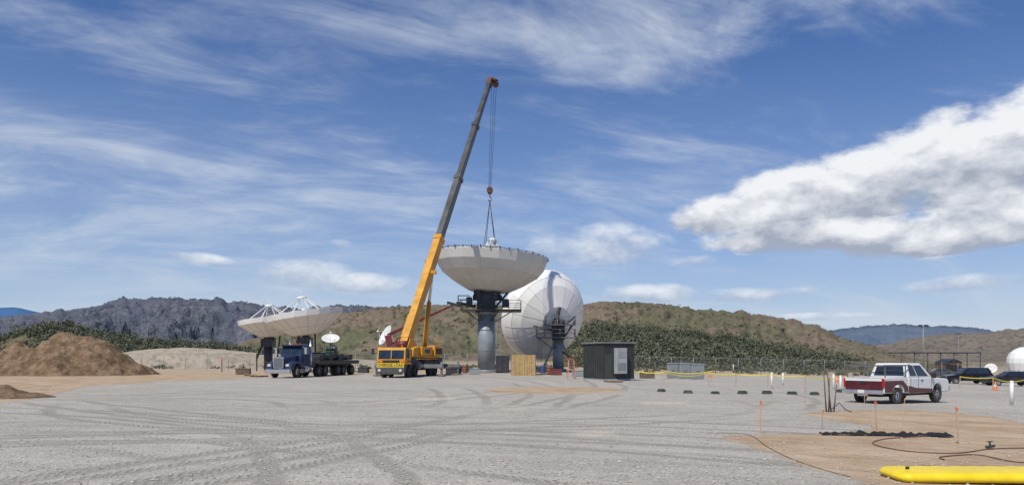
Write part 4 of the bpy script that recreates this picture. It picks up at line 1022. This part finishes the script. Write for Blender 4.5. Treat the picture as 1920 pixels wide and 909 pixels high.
for i in range(nx_):
    f=i/(nx_-1); X_=t0_+(t1_-t0_)*f; yc=q.y+ .25*f+.10*noise.noise(Vector((f*7,0,0)))
    wd_=.13+.09*noise.noise(Vector((f*7,3,0))) + (.14 if f>.88 else 0)
    for j in range(ny_):
        g_=j/(ny_-1)*2-1; vs.append((X_,yc+g_*wd_,gz(X_)+.010+max(.01,(.07+.10*noise.noise(Vector((f*18,g_,1))))*(1-g_*g_))+.03*abs(noise.noise(Vector((f*50,g_*3,1))))))
mb.add(vs,[(i*ny_+j,(i+1)*ny_+j,(i+1)*ny_+j+1,i*ny_+j+1) for i in range(nx_-1) for j in range(ny_-1)],0,True)
tag(mb.obj('silt_fabric',None,[tarpm],norm=False),'crumpled strip of black silt fabric lying on the dirt','fabric')
def smooth(pts,n=10,z=.03):
    out=[];P_=[G(*p_) for p_ in pts]
    for i in range(len(P_)-1):
        a_=P_[max(i-1,0)];b_=P_[i];c_=P_[i+1];d_=P_[min(i+2,len(P_)-1)]
        for k in range(n):
            t=k/n; out.append(.5*((2*b_)+(c_-a_)*t+(2*a_-5*b_+4*c_-d_)*t*t+(3*b_-a_-3*c_+d_)*t**3)+Vector((0,0,z)))
    return out
tag(MB().tube(smooth([(1325,811),(1400,814),(1440,838),(1480,858),(1530,876),(1600,895)],8,.002),.009,5).obj('edge_cloth',None,[tarpm]),'thin black cloth edge showing along the gravel border','fabric')
for pts in([(1765,812),(1735,818),(1680,821),(1645,826),(1640,834),(1700,846),(1790,850),(1860,842),(1940,840)],[(1770,862),(1765,857),(1830,853),(1900,866),(1960,868)]):
    tag(MB().tube(smooth(pts,10,.015),.012,7).obj('air_hose',None,[hosem]),'dark red rubber hose snaking across the dirt','hose','red hoses')
q=G(1856,840); t=thing('hose_nozzle','small green metal sprinkler head lying on dirt','sprinkler',q,.4)
MB().cyl((-.12,0,.04),(.14,0,.05),.03,n=8).obj('barrel',t,[greenb]); mb=MB(); mb.cyl((0,0,.04),(0,0,.16),.02,n=8); mb.box((0,0,.15),(.16,.03,.02)); mb.obj('handle',t,[greenb])
# yellow vinyl pad
q=G(1700,905); xl=690/F*11.9+.03
t=thing('inflatable_boom','bright yellow flattened vinyl boom lying on the dirt','inflatable boom',(xl+1.6,q.y+.38,gz(xl+1.6)),math.radians(-1.5))
mb=MB(); L=3.3; ns=120; n=40; vs=[]
for i in range(ns+1):
    f=i/ns; xx=-L/2+L*f; e_=min(1,min(f,1-f)*16+.01); k=math.sqrt(1-(1-e_)**2)
    lob=1+.07*abs(math.sin(xx*11.0))
    for j in range(n):
        an=2*math.pi*j/n; ca_,sa_=math.cos(an),math.sin(an)
        yy=.44*math.copysign(abs(ca_)**.7,ca_)*(k*.5+.5 if k>.05 else .4); zz=.10+.095*math.copysign(abs(sa_)**.6,sa_)*k*(lob if sa_>0 else 1)
        if sa_>0: zz-=.014*(.5+.5*math.cos(yy*26))*k
        vs.append((xx,yy*(1+.02*abs(math.sin(xx*11))),zz))
mb.add(vs,[(i*n+j,i*n+(j+1)%n,(i+1)*n+(j+1)%n,(i+1)*n+j) for i in range(ns) for j in range(n)]+[tuple(range(n)),tuple(range(ns*n,(ns+1)*n))],0,True)
mb.obj('vinyl_skin',t,[yplas]); MB().cyl((-L/2+.25,-.1,.18),(-L/2+.25,-.1,.235),.03,n=10).obj('valve',t,[black])
# light poles, canopy, dome, building
for px,Y_,pt,lab,r_ in((1731,150,609,'tall grey light pole with floodlights on top',.12),(1797,165,624,'slim grey light pole with a small lamp head',.06)):
    X_=(px-960)/F*Y_; g0=gz(X_); zt=W(px,pt,Y_).z
    t=thing('light_pole',lab,'light pole',(X_,Y_,g0),0,'light poles')
    MB().cyl((0,0,0),(0,0,zt-g0),r_,r_*.6,n=10).obj('pole',t,[steel])
    for s_ in(-1,1): MB().box((s_*5*r_,0,zt-g0-.1),(r_*5.5,.4,r_*2.5)).obj('lamp_head',t,[darks])
    MB().beam((-7*r_,0,zt-g0-.3),(7*r_,0,zt-g0-.3),.06,.06).obj('crossarm',t,[darks])
Y_=118; xa=W(1690,660,Y_).x; xb=W(1838,660,Y_).x; g0=gz(xa); zt=W(0,661,Y_).z-g0
t=thing('parking_canopy','long thin dark steel canopy on slender posts over the lot','canopy',(xa,Y_,g0))
MB().box(((xb-xa)/2,2,zt),(xb-xa,4.5,.16)).obj('roof',t,[darks])
for k in range(7): MB().cyl(((xb-xa)*k/6,0,0),((xb-xa)*k/6,0,zt),.07,n=8).obj('post',t,[darks])
c0=W(1921,685,108); g0=gz(c0.x)-.7
t=thing('radome','white panelled radome dome on a tan round base','radome',(c0.x,108,g0))
MB().lathe([(1.95,-.9+2.9),(2.25,.0+3.2),(2.2,.7+3.2),(1.9,1.4+3.2),(1.3,1.95+3.2),(.65,2.25+3.2),(0,2.35+3.2)],16,0,False).obj('dome',t,[dishw])
MB().lathe([(1.9,0),(1.9,2.1),(2.0,2.15)],20,0,True).obj('base',t,[M('tan_base',(.4,.28,.17),.8)])
t=thing('storage_shed','small brown storage shed beside the parking lot','shed',(W(1778,690,125).x,125,gz(80)),.1)
MB().box((0,0,1.3),(2.6,3,2.6)).obj('wall',t,[carr]); MB().prism([(-1.5,2.6),(1.5,2.6),(0,3.2)],-1.6,1.6).obj('roof',t,[darks]); MB().box((0,-1.52,1.0),(.9,.04,2)).obj('door',t,[woodd])
